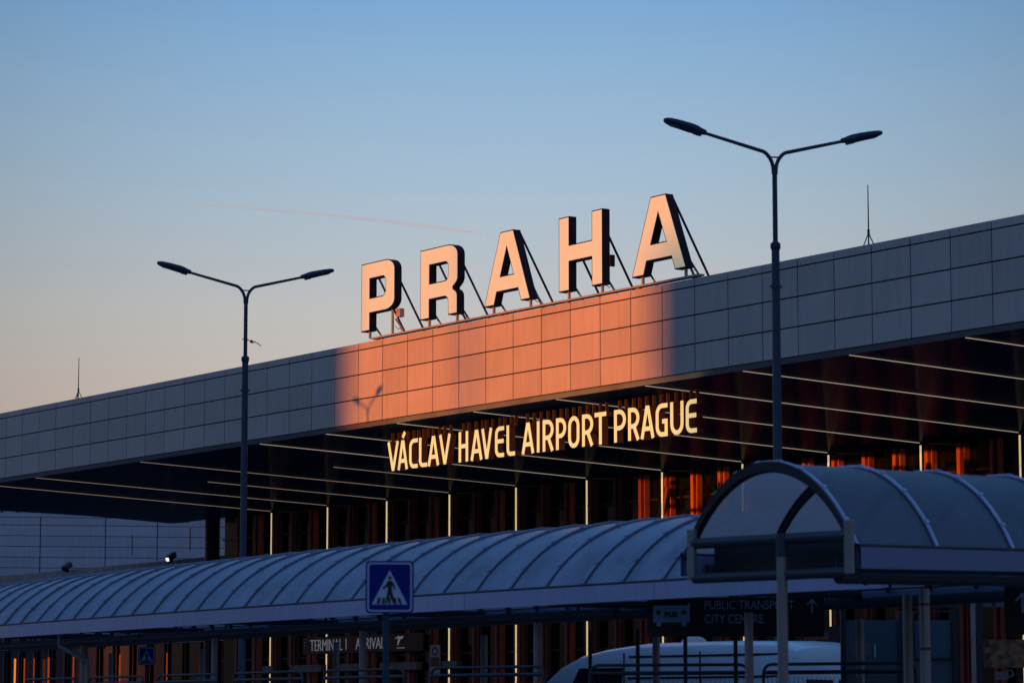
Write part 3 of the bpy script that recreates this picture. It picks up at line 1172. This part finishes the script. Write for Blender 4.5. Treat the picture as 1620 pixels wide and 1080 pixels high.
# the open end: corner plates, end tubes, centre post, dark boards
for v in (-.03, WR - .18):
    p = pathR.pt(0, v, 3.41, BR) - DR * .12
    MB().quadbox(p, (.06, .10, .56), DR, PN, EZ).build('corner_plate', M['column'], crn, bevel=.01)
for z, r in ((3.53, .06), (3.15, .055)):
    MB().tube([pathR.pt(0, .02, z, BR) - DR * .10, pathR.pt(0, WR - .20, z, BR) - DR * .10], r, 12).build('end_tube', M['tube'], crn, smooth=True)
pc = pathR.pt(0, .86, 0, BR) - DR * .13
MB().tube([pc, pc + EZ * 3.36], .058, 18).build('column', M['column'], crn, smooth=True)
MB().tube([pc + EZ * 3.34, pc + EZ * 3.58], .064, 18).build('column_head', M['tube'], crn, smooth=True)
for v0_, s_, L_ in ((1.5, .35, .5), (.45, .75, .55)):
    p = pathR.pt(s_, v0_, 3.44, BR)
    MB().quadbox(p, (.08, L_, .035), DR, PN, EZ).build('tube_lamp', M['tubelamp'], crn)
MB().quadbox(pathR.pt(.24, WR / 2 - .06, 3.32, BR), (.03, WR - .3, .36), DR, PN, EZ).build('interior_shade_board', M['arch'], crn)  # dark board added to stand for the shaded interior
MB().quadbox(pathR.pt(2.6, WR / 2, 3.24, BR), (4.6, WR - .7, .04), DR, PN, EZ).build('ceiling_board', M['arch'], crn)
ap = MB()
rows = []
for j in range(25):
    v = WR * j / 24
    zv = vr(v)
    rows.append([pathR.pt(0, v, z_, BR) + DR * o_ for z_, o_ in ((zv + .02, -.03), (zv - .085, -.03), (zv - .085, .004), (zv + .02, .004), (zv + .02, -.03))])
ap.grid(rows).build('end_arch', M['arch'], crn)
# small notice clips on the column under the right canopy
for z in (2.35, 2.83):
    p = pathR.pt(1.57, .25, z, BR)
    MB().tube([p - EZ * .012, p + EZ * .012], .062, 14).build('clip', M['frame'], crn)

# ------------------------------------------------------------------ pedestrian crossing sign
def crossing_sign(loc, h, label, size=.49, pole_off=-.037, group=None):
    x, y, zc = loc
    t = thing('crossing_sign', label, 'traffic sign', (x, y, 0), 'pedestrian crossing signs')
    s = size
    O = Vector((x - s / 2, y, zc - s / 2 * 1.09))
    hh = s * 1.09
    flat('panel', [rrect(0, 0, s, hh, .045)], .025, M['signblue'], t, O, EX, EZ, -EY)
    flat('border', [rrect(.018, .018, s - .018, hh - .018, .036), rrect(.034, .034, s - .034, hh - .034, .026)[::-1]], .004, M['signwhite'], t, O - EY * .003, EX, EZ, -EY)
    tri = flat('triangle', [[(.13 * s, .17 * hh), (.87 * s, .17 * hh), (.5 * s, .82 * hh)]], .004, M['signwhite'], t, O - EY * .0035, EX, EZ, -EY)
    k = s
    fig = MB()

    def piece(loop, dy):
        fig.prism([O + EX * (a * k) + EZ * (b * hh) - EY * (.006 + dy) for a, b in loop], -EY * .002)
    piece(arc(.505, .675, .034, .034, 0, 360, 14)[:-1], 0)                                            # head
    piece([(.455, .62), (.55, .62), (.60, .55), (.615, .45), (.585, .44), (.57, .52), (.548, .55), (.545, .45), (.565, .36), (.60, .25), (.64, .20), (.575, .185), (.535, .27), (.50, .36),
           (.47, .26), (.44, .19), (.385, .185), (.42, .24), (.44, .33), (.462, .45), (.46, .52), (.42, .49), (.36, .465), (.35, .495), (.41, .53), (.44, .58)], 0)
    for (xa, xb) in ((.225, .285), (.335, .385), (.475, .52), (.60, .65), (.70, .755)):
        hi = .30
        piece([(xa, .185), (xb, .185), (xb + (.5 - xb) * .17, hi), (xa + (.5 - xa) * .17, hi)], .0005)
    fig.build('pictogram', M['signblack'], tri)
    MB().tube([(x + pole_off, y + .06, 0), (x + pole_off, y + .06, zc + hh * .3)], .034, 14).build('pole', M['lamp'], t, smooth=True)
    MB().quadbox((x + pole_off, y + .03, zc - .12), (.2, .02, .03)).build('bracket', M['lamp'], t)
    return t


crossing_sign((-1.247, 31, 2.965), 3.2, 'near square blue pedestrian crossing sign on a post in front of the walkway roof')
crossing_sign((-6.83, 57, 2.83), 3.8, 'small far square blue pedestrian crossing sign seen under the walkway roof', size=.32, pole_off=0)

# ------------------------------------------------------------------ hanging direction signs
bs = thing('direction_sign', 'black hanging sign with bus symbol reading PUBLIC TRANSPORT CITY CENTRE and an arrow', 'sign', (2.97, 40.5, 2.99), 'black direction signs')
yS = 40.5
MB().quadbox((2.975, yS + .06, 2.99), (2.36, .1, .52)).build('sign_board', M['signblack'], bs, bevel=.01)
px1 = 40.5 / 4800
sx_ = lambda px: (px - 810) * px1
sz_ = lambda py: 3.241 - (py - 945) * (3.241 - 2.738) / 60
flat('bus_symbol', [[(sx_(1032.5), sz_(983.5)), (sx_(1038), sz_(983.5)), (sx_(1038), sz_(990)), (sx_(1045), sz_(990)), (sx_(1045), sz_(983.5)), (sx_(1078), sz_(983.5)), (sx_(1078), sz_(990)),
                     (sx_(1085), sz_(990)), (sx_(1085), sz_(983.5)), (sx_(1090.5), sz_(983.5)), (sx_(1090.5), sz_(954)), (sx_(1087), sz_(954)), (sx_(1087), sz_(957)), (sx_(1032.5), sz_(957))]], .006, M['pictogram'], bs, (0, yS + .008, 0), EX, EZ, -EY)
for px in (1041, 1081):
    flat('symbol_lamp', [arc(sx_(px), sz_(968), .032, .032, 0, 360, 14)[:-1]], .006, M['signblack'], bs, (0, yS + .003, 0), EX, EZ, -EY)
text('lettering', 'BUS', .078, .006, M['signblack'], bs, (sx_(1050.5), yS + .003, sz_(976)), EX, EZ, -EY, width=.17, bold=.006)
text('lettering', 'PUBLIC TRANSPORT', .118, .006, M['lettergrey'], bs, (sx_(1114), yS + .008, sz_(963)), EX, EZ, -EY, width=1.19)
text('lettering', 'CITY CENTRE', .118, .006, M['lettergrey'], bs, (sx_(1114), yS + .008, sz_(985)), EX, EZ, -EY, width=.775)


def arrow(parent, cx, cz, y, s, m):
    lp = [(-.012, -.11), (.012, -.11), (.012, .055), (.062, .0), (.075, .015), (0, .10), (-.075, .015), (-.062, .0), (-.012, .055)]
    flat('arrow', [[(a_ * s, b_ * s) for a_, b_ in lp]], .006, m, parent, (cx, y, cz), EX, EZ, -EY)


arrow(bs, sx_(1283), sz_(957), yS + .008, .95, M['lettergrey'])
for px in (1060, 1270):
    MB().tube([(sx_(px), yS + .06, 3.24), (sx_(px), yS + .06, 3.6)], .012, 6).build('hanger', M['frame'], bs)

b2 = thing('direction_sign', 'black hanging sign with an arrow at the right edge under the bus stop canopy', 'sign', (6.3, 36.6, 2.9), 'black direction signs')
MB().quadbox((6.9, 36.6, 2.93), (1.95, .1, .58)).build('sign_board', M['signblack'], b2, bevel=.01)
arrow(b2, 6.13, 3.03, 36.54, 1.2, M['lettergrey'])
text('lettering', 'P', .12, .006, M['lettergrey'], b2, (6.42, 36.546, 2.95), EX, EZ, -EY, sx=.8)
for x in (6.1, 7.6):
    MB().tube([(x, 36.6, 3.2), (x, 36.6, 3.5)], .012, 6).build('hanger', M['frame'], b2)

# ------------------------------------------------------------------ white van beyond the walkway
def make_van(rear, hd, label):
    t = thing('parked_van', label, 'van', rear)
    Lh = Vector((hd[0], hd[1], 0)).normalized()           # heading
    Sd = Vector((-Lh.y, Lh.x, 0))                          # its left side, towards the camera
    LEN, HW = 6.2, 1.0
    rear = Vector(rear)
    # stations along the length: x from rear, roof height, half width at waist, floor
    st = [(0.0, 2.60, .90, .55), (.06, 2.74, .96, .45), (.35, 2.84, 1.0, .38), (1.5, 2.87, 1.0, .34), (3.0, 2.86, 1.0, .34), (3.6, 2.80, 1.0, .34), (4.1, 2.70, 1.0, .34), (4.5, 2.53, .99, .34), (4.85, 2.27, .98, .34),
          (5.15, 1.98, .97, .34), (5.42, 1.58, .96, .34), (5.6, 1.38, .95, .34), (6.0, 1.24, .90, .34), (6.15, 1.10, .80, .38), (6.2, .8, .72, .45)]
    st = [(q * 1.13, a_, b_, c_) for q, a_, b_, c_ in st]
    rows = []
    for x, zr, hw, zf in st:
        hgt = zr - zf
        top = hw * .84 if zr > 1.5 else hw * .9
        r_ = min(.16, hgt * .25)
        half = [(hw * .97, zf), (hw, zf + .15 * hgt), (hw, zf + .40 * hgt), (hw * .985, zf + .55 * hgt), (top + .055, zr - r_ * 1.1), (top + .02, zr - r_ * .45), (top - .06, zr - .035), (top * .6, zr), (0, zr + .012)]
        ring = half + [(-a, b) for a, b in half[-2::-1]]
        rows.append([rear + Lh * x + Sd * a + EZ * b for a, b in ring])
    mb = MB().grid(rows)
    for r in (rows[0], rows[-1]):
        i0 = mb.v.index(r[0])
        mb.f.append([i0 + i for i in range(len(r))])
    mb.build('body', M['van'], t, smooth=True)

    def side(x, zfrac_pts, off=.012, sgn=1):
        pass
    # side glass follows the tumblehome of the body side
    def sidept(x, z, sgn=1, off=.008):
        import bisect
        i = max(0, min(len(st) - 2, bisect.bisect([q[0] for q in st], x) - 1))
        u_ = (x - st[i][0]) / (st[i + 1][0] - st[i][0])
        zr = st[i][1] + (st[i + 1][1] - st[i][1]) * u_
        hw = st[i][2] + (st[i + 1][2] - st[i][2]) * u_
        zf = st[i][3] + (st[i + 1][3] - st[i][3]) * u_
        hgt = zr - zf
        r_ = min(.16, hgt * .25)
        top = hw * .84 if zr > 1.5 else hw * .9
        z0, z1 = zf + .55 * hgt, zr - r_ * 1.1
        a = hw if z < z0 else hw * .985 + (top + .055 - hw * .985) * (z - z0) / max(.01, z1 - z0)
        return rear + Lh * x + Sd * (sgn * (a + off)) + EZ * z
    for sgn in (1, -1):
        for (xa, xb, za, zb, slope) in ((3.62, 5.15, 1.5, 2.47, .55),):
            rows2 = []
            for i in range(5):
                z = za + (zb - za) * i / 4
                rows2.append([sidept(xa, z, sgn), sidept((xa + xb) / 2, z, sgn), sidept(xb - slope * i / 4, z, sgn)])
            MB().grid(rows2).build('side_window', M['glass'], t, smooth=True)
        ln = MB()
        for z in (2.64, 2.30, 1.25):
            for i in range(8):
                xa, xb = .3 + i * .40, .3 + (i + 1) * .40
                pa, pb = sidept(xa, z, sgn, .004), sidept(xb, z, sgn, .004)
                ln.quadbox((pa + pb) / 2, ((pb - pa).length, .012, .034), (pb - pa).normalized(), Sd, EZ)
        for xx in (1.9, 3.52):
            ln.quadbox(sidept(xx, 1.6, sgn, .004), (.026, .014, 2.2), Lh, Sd, EZ)
        ln.build('body_seam', M['frame'], t)
        MB().quadbox(sidept(5.3, 1.62, sgn, .16), (.10, .22, .30), Lh, Sd, EZ).build('mirror', M['tyre'], t, bevel=.03)
        for xx in (1.3, 5.6):
            c = rear + Lh * xx + Sd * (sgn * .86) + EZ * .36
            w_ = MB().tube([c - Sd * .12, c - Sd * .115, c + Sd * .115, c + Sd * .12], .36, 24, radii=[.33, .36, .36, .33]).build('wheel', M['tyre'], t, smooth=True)
            MB().tube([c + Sd * (sgn * .118), c + Sd * (sgn * .135)], .2, 18).build('rim', M['galv'], w_, smooth=True)
        MB().quadbox(rear + Lh * 6.82 + Sd * (sgn * .66) + EZ * 1.0, (.26, .3, .22), Lh, Sd, EZ).build('headlight', M['lens'], t, bevel=.04)
        MB().quadbox(rear + Lh * .02 + Sd * (sgn * .90) + EZ * 1.5, (.06, .10, .8), Lh, Sd, EZ).build('tail_light', M['redband'], t, bevel=.015)
    rows3 = []
    for i in range(6):
        x = 5.20 + (6.10 - 5.20) * i / 5
        i2 = [q for q in range(len(st) - 1) if st[q][0] <= x <= st[q + 1][0]][0]
        u_ = (x - st[i2][0]) / (st[i2 + 1][0] - st[i2][0])
        zr = st[i2][1] + (st[i2 + 1][1] - st[i2][1]) * u_ + .03
        rows3.append([rear + Lh * (x + .03) + Sd * (a * .78) + EZ * (zr - .02 * abs(a)) for a in (-1, -.5, 0, .5, 1)])
    MB().grid(rows3).build('windscreen', M['glass'], t, smooth=True)
    for sgn in (-1, 1):
        MB().quadbox(rear - Lh * .012 + Sd * (sgn * .40) + EZ * 1.95, (.02, .64, .6), Lh, Sd, EZ).build('rear_window', M['glass'], t, bevel=.008)
    MB().quadbox(rear - Lh * .03 + EZ * .62, (.12, 1.8, .24), Lh, Sd, EZ).build('bumper', M['frame'], t, bevel=.03)
    dome = []
    for i in range(5):
        an = R(90 * i / 4)
        rr, zz_ = .24 * math.cos(an) + .001, .12 * math.sin(an)
        dome.append([rear + Lh * (2.9 + rr * math.cos(2 * math.pi * k / 16)) + Sd * (rr * .8 * math.sin(2 * math.pi * k / 16)) + EZ * (2.86 + zz_) for k in range(17)])
    MB().grid(dome).build('roof_vent', M['tubelamp'], t, smooth=True)
    return t


van_rear_left = Vector((4.3, 46.5, 0))
hdv = Vector((-.71, .704, 0)).normalized()
sdv = Vector((-hdv.y, hdv.x, 0))
make_van(van_rear_left - sdv * 1.0, hdv, 'white high roof van parked beyond the mesh fence with its side windows dark')

# ------------------------------------------------------------------ mesh fence panels
def fence_panel(label):
    t = thing('fence_panel', label, 'fence', (0, 0, 0), 'mobile mesh fence panels')
    w, h = 2.3, 2.40
    pts = [Vector((.03, 0, .12)), Vector((.03, 0, h - .14))] + [Vector((.03 + .12 - .12 * math.cos(R(a)), 0, h - .14 + .12 * math.sin(R(a)))) for a in (30, 60, 90)] + \
          [Vector((w - .15 + .12 * math.sin(R(a)), 0, h - .14 + .12 * math.cos(R(a)))) for a in (0, 30, 60, 90)] + [Vector((w - .03, 0, .12)), Vector((.03, 0, .12))]
    MB().tube(pts, .022, 8).build('tube_frame', M['fence'], t, smooth=True)
    MB().tube([(.03, 0, h - .13), (w - .03, 0, h - .13)], .028, 8).build('upper_rail', M['fence'], t, smooth=True)
    mb = MB()
    nx = 34
    for i in range(1, nx):
        x = .03 + (w - .06) * i / nx
        mb.quadbox((x, 0, h / 2 - .04), (.005, .005, h - .3))
    for i in range(1, 13):
        mb.quadbox((w / 2, .006, .15 + (h - .3) * i / 13), (w - .08, .005, .005))
    mb.build('wire_mesh', M['mesh'], t)
    MB().quadbox((w, 0, .07), (.7, .24, .14)).build('foot_block', M['concrete'], t, bevel=.02)
    MB().quadbox((w - .02, -.03, h - .5), (.09, .05, .07)).build('clamp', M['galv'], t)
    return t


fl = ['mesh fence panel at the far left end of the row under the walkway', 'second mesh fence panel from the left end of the row', 'third mesh fence panel from the left, left of the crossing sign post',
      'mesh fence panel just right of the crossing sign post', 'mesh fence panel in front of the front end of the van', 'mesh fence panel in front of the middle of the van',
      'mesh fence panel in front of the rear end of the van', 'mesh fence panel in front of the teal glass shelter']
fp = None
fx = [(-9.9, 56.6), (-8.3, 54.2), (-6.5, 51.3), (-4.4, 48.5), (.95, 43.2), (2.35, 42.7), (3.3, 41.9), (4.9, 41.0)]
fx = []
Lf = Path([(5.6, 40.3, 0), (3.4, 41.6, 0), (1.05, 42.3, 0), (-1.2, 44.4, 0), (-2.9, 46.8, 0), (-4.5, 49.2, 0), (-6.0, 51.6, 0), (-7.5, 54.0, 0), (-9.0, 56.4, 0)])
for i in range(8):
    a_, b_ = Lf.p[i + 1], Lf.p[i]
    o = fence_panel('x') if fp is None else copy_tree(fp)
    if fp is None:
        fp = o
    o['label'] = fl[7 - i]
    o.location = a_
    o.rotation_euler.z = math.atan2((b_ - a_).y, (b_ - a_).x)

# ------------------------------------------------------------------ teal glass shelter and posters on the right
gs = thing('glass_shelter', 'dark teal glass shelter with a rounded map case under the bus stop canopy', 'shelter', (5.2, 44, 0))
PX = lambda px, d: (px - 810) / 4800 * d
ZZ = lambda py, d: 1.6 + (1141.5 - py) / 4800 * d * 1.005
D1 = 44
MB().quadbox((PX(1376, D1), D1, ZZ(1010, D1) - .9), (PX(1418, D1) - PX(1335, D1), .03, 2.3)).build('pane', M['teal'], gs)
MB().quadbox((PX(1464, D1), D1 + .01, ZZ(1010, D1) - .9), (PX(1503, D1) - PX(1425, D1), .03, 2.3)).build('pane', M['teal'], gs)
for px, w_ in ((1331, .07), (1421.5, .07), (1507, .08)):
    MB().quadbox((PX(px, D1), D1 - .02, 1.6), (w_, .09, 3.2)).build('post', M['frame'], gs)
MB().quadbox((PX(1420, D1), D1 - .0, ZZ(958, D1)), (1.75, .12, .1)).build('header', M['frame'], gs)
x0, x1, z0, z1 = PX(1441, D1), PX(1504, D1), ZZ(1044, D1), ZZ(968, D1)
flat('map_case', [rrect(x0, z0, x1, z1, .07), rrect(x0 + .025, z0 + .025, x1 - .025, z1 - .025, .05)[::-1]], .05, M['frame'], gs, (0, D1 - .04, 0), EX, EZ, -EY)
flat('notice', [[(PX(1340, D1), ZZ(1038, D1)), (PX(1375, D1), ZZ(1038, D1)), (PX(1374, D1), ZZ(1019, D1)), (PX(1357, D1), ZZ(1016.5, D1)), (PX(1340, D1), ZZ(1017, D1))]], .01, M['pinkpaper'], gs, (0, D1 - .02, 0), EX, EZ, -EY)
MB().quadbox((PX(1381, D1), D1 - .025, ZZ(1031, D1)), (.02, .01, .2)).build('handle', M['tubelamp'], gs)

D2 = 46
ps = thing('poster_stand', 'framed orange brown poster behind the columns at the right edge', 'poster', (PX(1575, D2), D2, 0))
MB().quadbox((PX(1585, D2), D2, ZZ(1035, D2)), (.86, .05, .42)).build('poster', M['poster'], ps)
for px in (1536, 1546):
    MB().quadbox((PX(px, D2), D2 - .05, 1.7), (.06 if px < 1540 else .09, .08, 3.4)).build('post', M['column'] if px < 1540 else M['frame'], ps)
MB().quadbox((PX(1590, D2), D2 - .02, ZZ(957, D2)), (1.0, .1, .1)).build('frame', M['teal'], ps)
flat('notice', [rrect(PX(1569, D2), ZZ(1076, D2), PX(1590, D2), ZZ(1063, D2), .01)], .02, M['pinkpaper'], ps, (0, D2 - .06, 0), EX, EZ, -EY)
flat('symbol', [arc(PX(1592, D2), ZZ(1066, D2), .06, .06, 0, 360, 16)[:-1], arc(PX(1592, D2), ZZ(1066, D2), .04, .04, 0, 360, 16)[:-1][::-1]], .02, M['pinkpaper'], ps, (0, D2 - .07, 0), EX, EZ, -EY)

D3 = 52
mbn = thing('banner_sign', 'dark upright banner with purple lettering ME TR O beside the van', 'banner', (PX(1311, D3), D3, 0))
MB().quadbox((PX(1309, D3), D3, 1.62), (.46, .06, 3.2)).build('banner', M['signblack'], mbn)
for ch, px, py, w_ in (('M', 1299, 1027, .11), ('E', 1311.5, 1027, .08), ('T', 1303, 1042, .08), ('R', 1312, 1042, .08), ('O', 1308, 1065, .1)):
    text('lettering', ch, .13, .01, M['purple'], mbn, (PX(px, D3), D3 - .032, ZZ(py, D3)), EX, EZ, -EY, width=w_)
MB().quadbox((PX(1292, D3), D3 - .02, ZZ(1008, D3)), (.35, .05, .13)).build('top_band', M['redband'], mbn)

# ------------------------------------------------------------------ lower wing on the left, its orange sun reflections as glowing rods
DW = 12.6
wg = thing('glazed_wing', 'low glazed side wing with a brownish parapet left of the terminal', 'building', F(K(-12), 0, DW + 5))
mb = MB()
mb.prism([F(K(-24), 7.35, DW), F(K(-4.9), 7.35, DW), F(K(-4.9), 7.35, DW + 12), F(K(-24), 7.35, DW + 12)], EZ * .72)
mb.build('parapet', M['parapet'], wg)
mb = MB()
mb.prism([F(K(-24), .1, DW + .2), F(K(-5.0), .1, DW + .2), F(K(-5.0), .1, DW + 12), F(K(-24), .1, DW + 12)], EZ * 7.24)
mb.build('glass_front', M['glass'], wg)
mb = MB()
for i in range(18):
    mb.quadbox(F(K(-24 + i * 1.15), 3.7, DW + .1), (.09, .12, 7.2), U, N, EZ)
mb.build('mullions', M['frame'], wg)
mb = MB()
mb.quadbox((F(K(-24), 4.78, DW + .0) + F(K(-5.0), 4.78, DW + .0)) / 2, (19.6 * W, .06, .06), U, N, EZ)
mb.build('handrail', M['column'], wg)
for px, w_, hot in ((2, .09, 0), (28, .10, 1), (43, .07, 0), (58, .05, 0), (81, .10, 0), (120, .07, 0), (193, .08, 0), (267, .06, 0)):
    # glowing rods added in front of the wing, standing in for sunlit reflections
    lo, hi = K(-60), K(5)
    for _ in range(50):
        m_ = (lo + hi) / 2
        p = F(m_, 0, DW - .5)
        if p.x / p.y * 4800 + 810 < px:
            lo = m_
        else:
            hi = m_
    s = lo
    MB().tube([F(s, .1, DW - .5), F(s, 4.35, DW - .5)], w_ * .42, 10).build('sun_reflection_rod', M['orangehot'] if hot else M['orange'], wg, smooth=True)

# floodlights and thin poles on the parapet
for px, lit, lab in ((107, False, 'dark unlit floodlight on the brownish parapet, left of the lit one'), (271, True, 'small floodlight with a bright lens on the brownish parapet')):
    lo, hi = K(-60), K(5)
    for _ in range(50):
        m_ = (lo + hi) / 2
        p = F(m_, 0, DW - .3)
        if p.x / p.y * 4800 + 810 < px:
            lo = m_
        else:
            hi = m_
    B = F(lo, 8.02, DW - .3)
    fd = thing('floodlight', lab, 'floodlight', B, 'floodlights on the parapet')
    dirv = (-EY * .8 - EX * .5 - EZ * .5).normalized()
    sdx = dirv.cross(EZ).normalized()
    upx = sdx.cross(dirv).normalized()
    h = MB().quadbox(B + EZ * .16, (.5, .26, .24), dirv * -1, sdx, upx).build('housing', M['frame'], fd, bevel=.05)
    MB().quadbox(B + EZ * .16 + dirv * .255, (.02, .15, .15), dirv, sdx, upx).build('lens', M['bulb'] if lit else M['glass'], fd, bevel=.008)
    MB().quadbox(B + EZ * .0, (.04, .2, .16), dirv, sdx, EZ).build('bracket', M['frame'], fd)
for px, za, zb, lab in ((209.5, 8.0, 9.6, 'shorter thin pale pole standing on the parapet'), (301, 8.0, 9.9, 'taller thin pale pole standing on the parapet')):
    d = 112 if px < 250 else 109
    x = (px - 810) / 4800 * d
    MB().tube([(x, d, 7.7), (x, d, ZZ(849 if px < 250 else 838, d))], .022, 6).build('thin_pole', M['galv'], None, origin=(x, d, 7.7))
    tag(bpy.context.scene.objects[-1] if False else C.objects[-1], lab, 'pole', 'thin poles on the parapet')

# ------------------------------------------------------------------ far clad building at the left
fb = thing('far_building', 'pale blue grey panelled building far left seen under the canopy end', 'building', (-25, 158, 0))
UX = Vector((.986, .167, 0)).normalized()
UN = Vector((.167, -.986, 0)).normalized()
B0 = Vector((-13.32, 151.1, 0))
zl = [1.6 + (z_ - 1.6) * 1.1364 for z_ in (0, 2.5, 4.5, 6.5, 7.3, 7.76, 8.22, 8.68, 9.14, 9.60, 10.06, 10.40, 10.60)]
zl[0] = 0
xl = [-42, -30, -21.9, -17.72, -13.5, -10.2 + 8.5, 0.3 + 0, 14]
def wx(px):
    return None
xl = []
for px in (-900, -400, 64, 167, 249, 329, 347, 480):
    k_ = (px - 810) / 4800
    # intersection of view direction with the wall line
    # (B0 + UX t).x = k (B0+UX t).y
    tt = (k_ * B0.y - B0.x) / (UX.x - k_ * UX.y)
    xl.append(tt)
mb = MB()
for i in range(len(xl) - 1):
    for j_ in range(len(zl) - 1):
        a_, b_ = xl[i] + .022, xl[i + 1] - .022
        c0, c1 = zl[j_] + .014, zl[j_ + 1] - .014
        jj = random.uniform(-.006, .006)
        mb.quadbox(B0 + UX * (a_ + b_) / 2 + EZ * (c0 + c1) / 2 + UN * jj, (b_ - a_, .1, c1 - c0), UX, UN, EZ)
mb.build('wall_panels', M['farwall'], fb)
MB().quadbox(B0 + UX * ((xl[0] + xl[-1]) / 2) - UN * 6.1 + EZ * 5.85, (xl[-1] - xl[0] - .1, 12, 11.6), UX, UN, EZ).build('core', M['joint'], fb)
mb = MB()
MB().quadbox(B0 + UX * ((xl[0] + xl[-1]) / 2) - UN * 9 + EZ * 13.1, (xl[-1] - xl[0], 8, 2.8), UX, UN, EZ).build('upper_storey', M['farwall'], fb)
for px in (2, 27, 50, 74, 104, 135, 165, 195):
    k_ = (px - 810) / 4800
    Bq = B0 - UN * 4.9
    tt = (k_ * Bq.y - Bq.x) / (UX.x - k_ * UX.y)
    MB().quadbox(Bq + UX * tt + EZ * 13.0, (.12, .12, 2.8), UX, UN, EZ).build('window_post', M['frame'], fb)

# ------------------------------------------------------------------ bird and contrail
bd = MB()
bc = Vector((-4.80, 55.5, 8.55))
BS = .58
wl = [(a_ * BS, b_ * BS, c_ * BS) for a_, b_, c_ in [(-.30, .075, .012), (-.20, .075, .035), (-.08, .03, .05), (0, .0, .06), (.08, -.005, .055), (.17, -.05, .045), (.25, -.105, .03), (.30, -.15, .008)]]
rows = []
for x, z, ch in wl:
    rows.append([bc + EX * x + EZ * (z + .008) - EY * ch, bc + EX * x + EZ * (z + .016), bc + EX * x + EZ * z + EY * ch, bc + EX * x + EZ * (z - .004), bc + EX * x + EZ * (z + .008) - EY * ch])
bird = thing('flying_bird', 'small dark bird gliding beside the left lamp pole', 'bird', bc)
bd.grid(rows)
bd.tube([bc + EY * .14 + EZ * .01, bc + EY * .08, bc, bc - EY * .08, bc - EY * .12, bc - EY * .15], .03, 10, radii=[.008, .018, .028, .024, .018, .004])
bd.prism([bc + EY * .12 + EX * .01, bc + EY * .2 + EX * .034, bc + EY * .2 - EX * .034, bc + EY * .12 - EX * .01], EZ * .008)
bd.build('body', M['bird'], bird, smooth=True)

tr = MB()
A, B = Vector((-646, 6000, 1031.8)), Vector((-30, 6000, 967.0))
pts, rad = [], []
for i in range(41):
    u_ = i / 40
    pts.append(A.lerp(B, u_) + EZ * (6 * math.sin(u_ * math.pi)))
    rad.append((.7 + 3.2 * u_ ** .7) * min(1, (1 - u_) * 6 + .02) * random.uniform(.85, 1.15))
tr.tube(pts, 1, 10, radii=rad)
trail = tr.build('contrail', M['trail'], None, smooth=True, origin=(-330, 6000, 1000))
tag(trail, 'thin pale vapour trail slanting across the sky left of the rooftop letters', 'contrail')

# ------------------------------------------------------------------ buildings behind the camera that shade all but the orange patch
def block(name, label, a, b, zt, dist, depth, m):
    p, q_ = F(a, 0) + SUN_H * dist, F(b, 0) + SUN_H * dist
    p.z = q_.z = 0
    t = thing(name, label, 'building', (p + q_) / 2, None)
    ax = (q_ - p).normalized()
    nn = SUN_H
    MB().prism([p, q_, q_ + nn * depth, p + nn * depth], EZ * zt).build('wall', m, t)
    w_ = MB()
    L_ = (q_ - p).length
    nf = int(zt // 3.3)
    nb_ = int(L_ // 4)
    for f in range(nf):
        for i in range(nb_):
            w_.quadbox(p + ax * ((i + .5) * L_ / nb_) - nn * .02 + EZ * (1.9 + f * 3.3), (2.4, .08, 1.5), ax, nn, EZ)
    w_.build('windows', M['glass'], t)
    return t


block('hotel_building', 'concrete hotel block behind the photographer, left of the gap', -70, -1.85, 25.6, 200, 15, M['concrete'])
block('office_building', 'long concrete office block behind the photographer, right of the gap', 12.75, 130, 25.6, 200, 15, M['concrete'])
for lab, a_, b_ in (('recessed upper storeys on top of the hotel block', -70, -1.7), ('recessed upper storeys on top of the office block', 15.1, 130)):
    o = block('upper_storeys', lab, a_, b_, 10.4, 200.5, 14, M['concrete'])
    o.location.z += 25.6
block('hall_building', 'low concrete hall in the gap between the two tall blocks', -1.95, 12.85, 19.8, 204, 10, M['concrete'])
q = F(4.36, 0) + SUN_H * 209
ch_ = thing('chimney', 'tall slim chimney standing on the low hall behind the photographer', 'chimney', (q.x, q.y, 19.8))
MB().tube([(q.x, q.y, 19.8), (q.x, q.y, 40)], .17, 16, radii=[.20, .16]).build('shaft', M['concrete'], ch_, smooth=True)
MB().tube([(q.x, q.y, 39.6), (q.x, q.y, 40.1)], .2, 16).build('rim', M['galv'], ch_, smooth=True)

for nm, lab, a_, b_, h_ in (('unseen_shade_block', 'unseen concrete block added to dim the low sky, behind the photographer on the side of the hotel', -75, -12, 12),
                        ('unseen_shade_block', 'unseen concrete block added to dim the low sky, behind the photographer on the side of the offices', 30, 95, 24)):
    block(nm, lab, a_, b_, h_, 88, 30, M['concrete'])  # unseen blocks added to hold back low sky light from the glass front
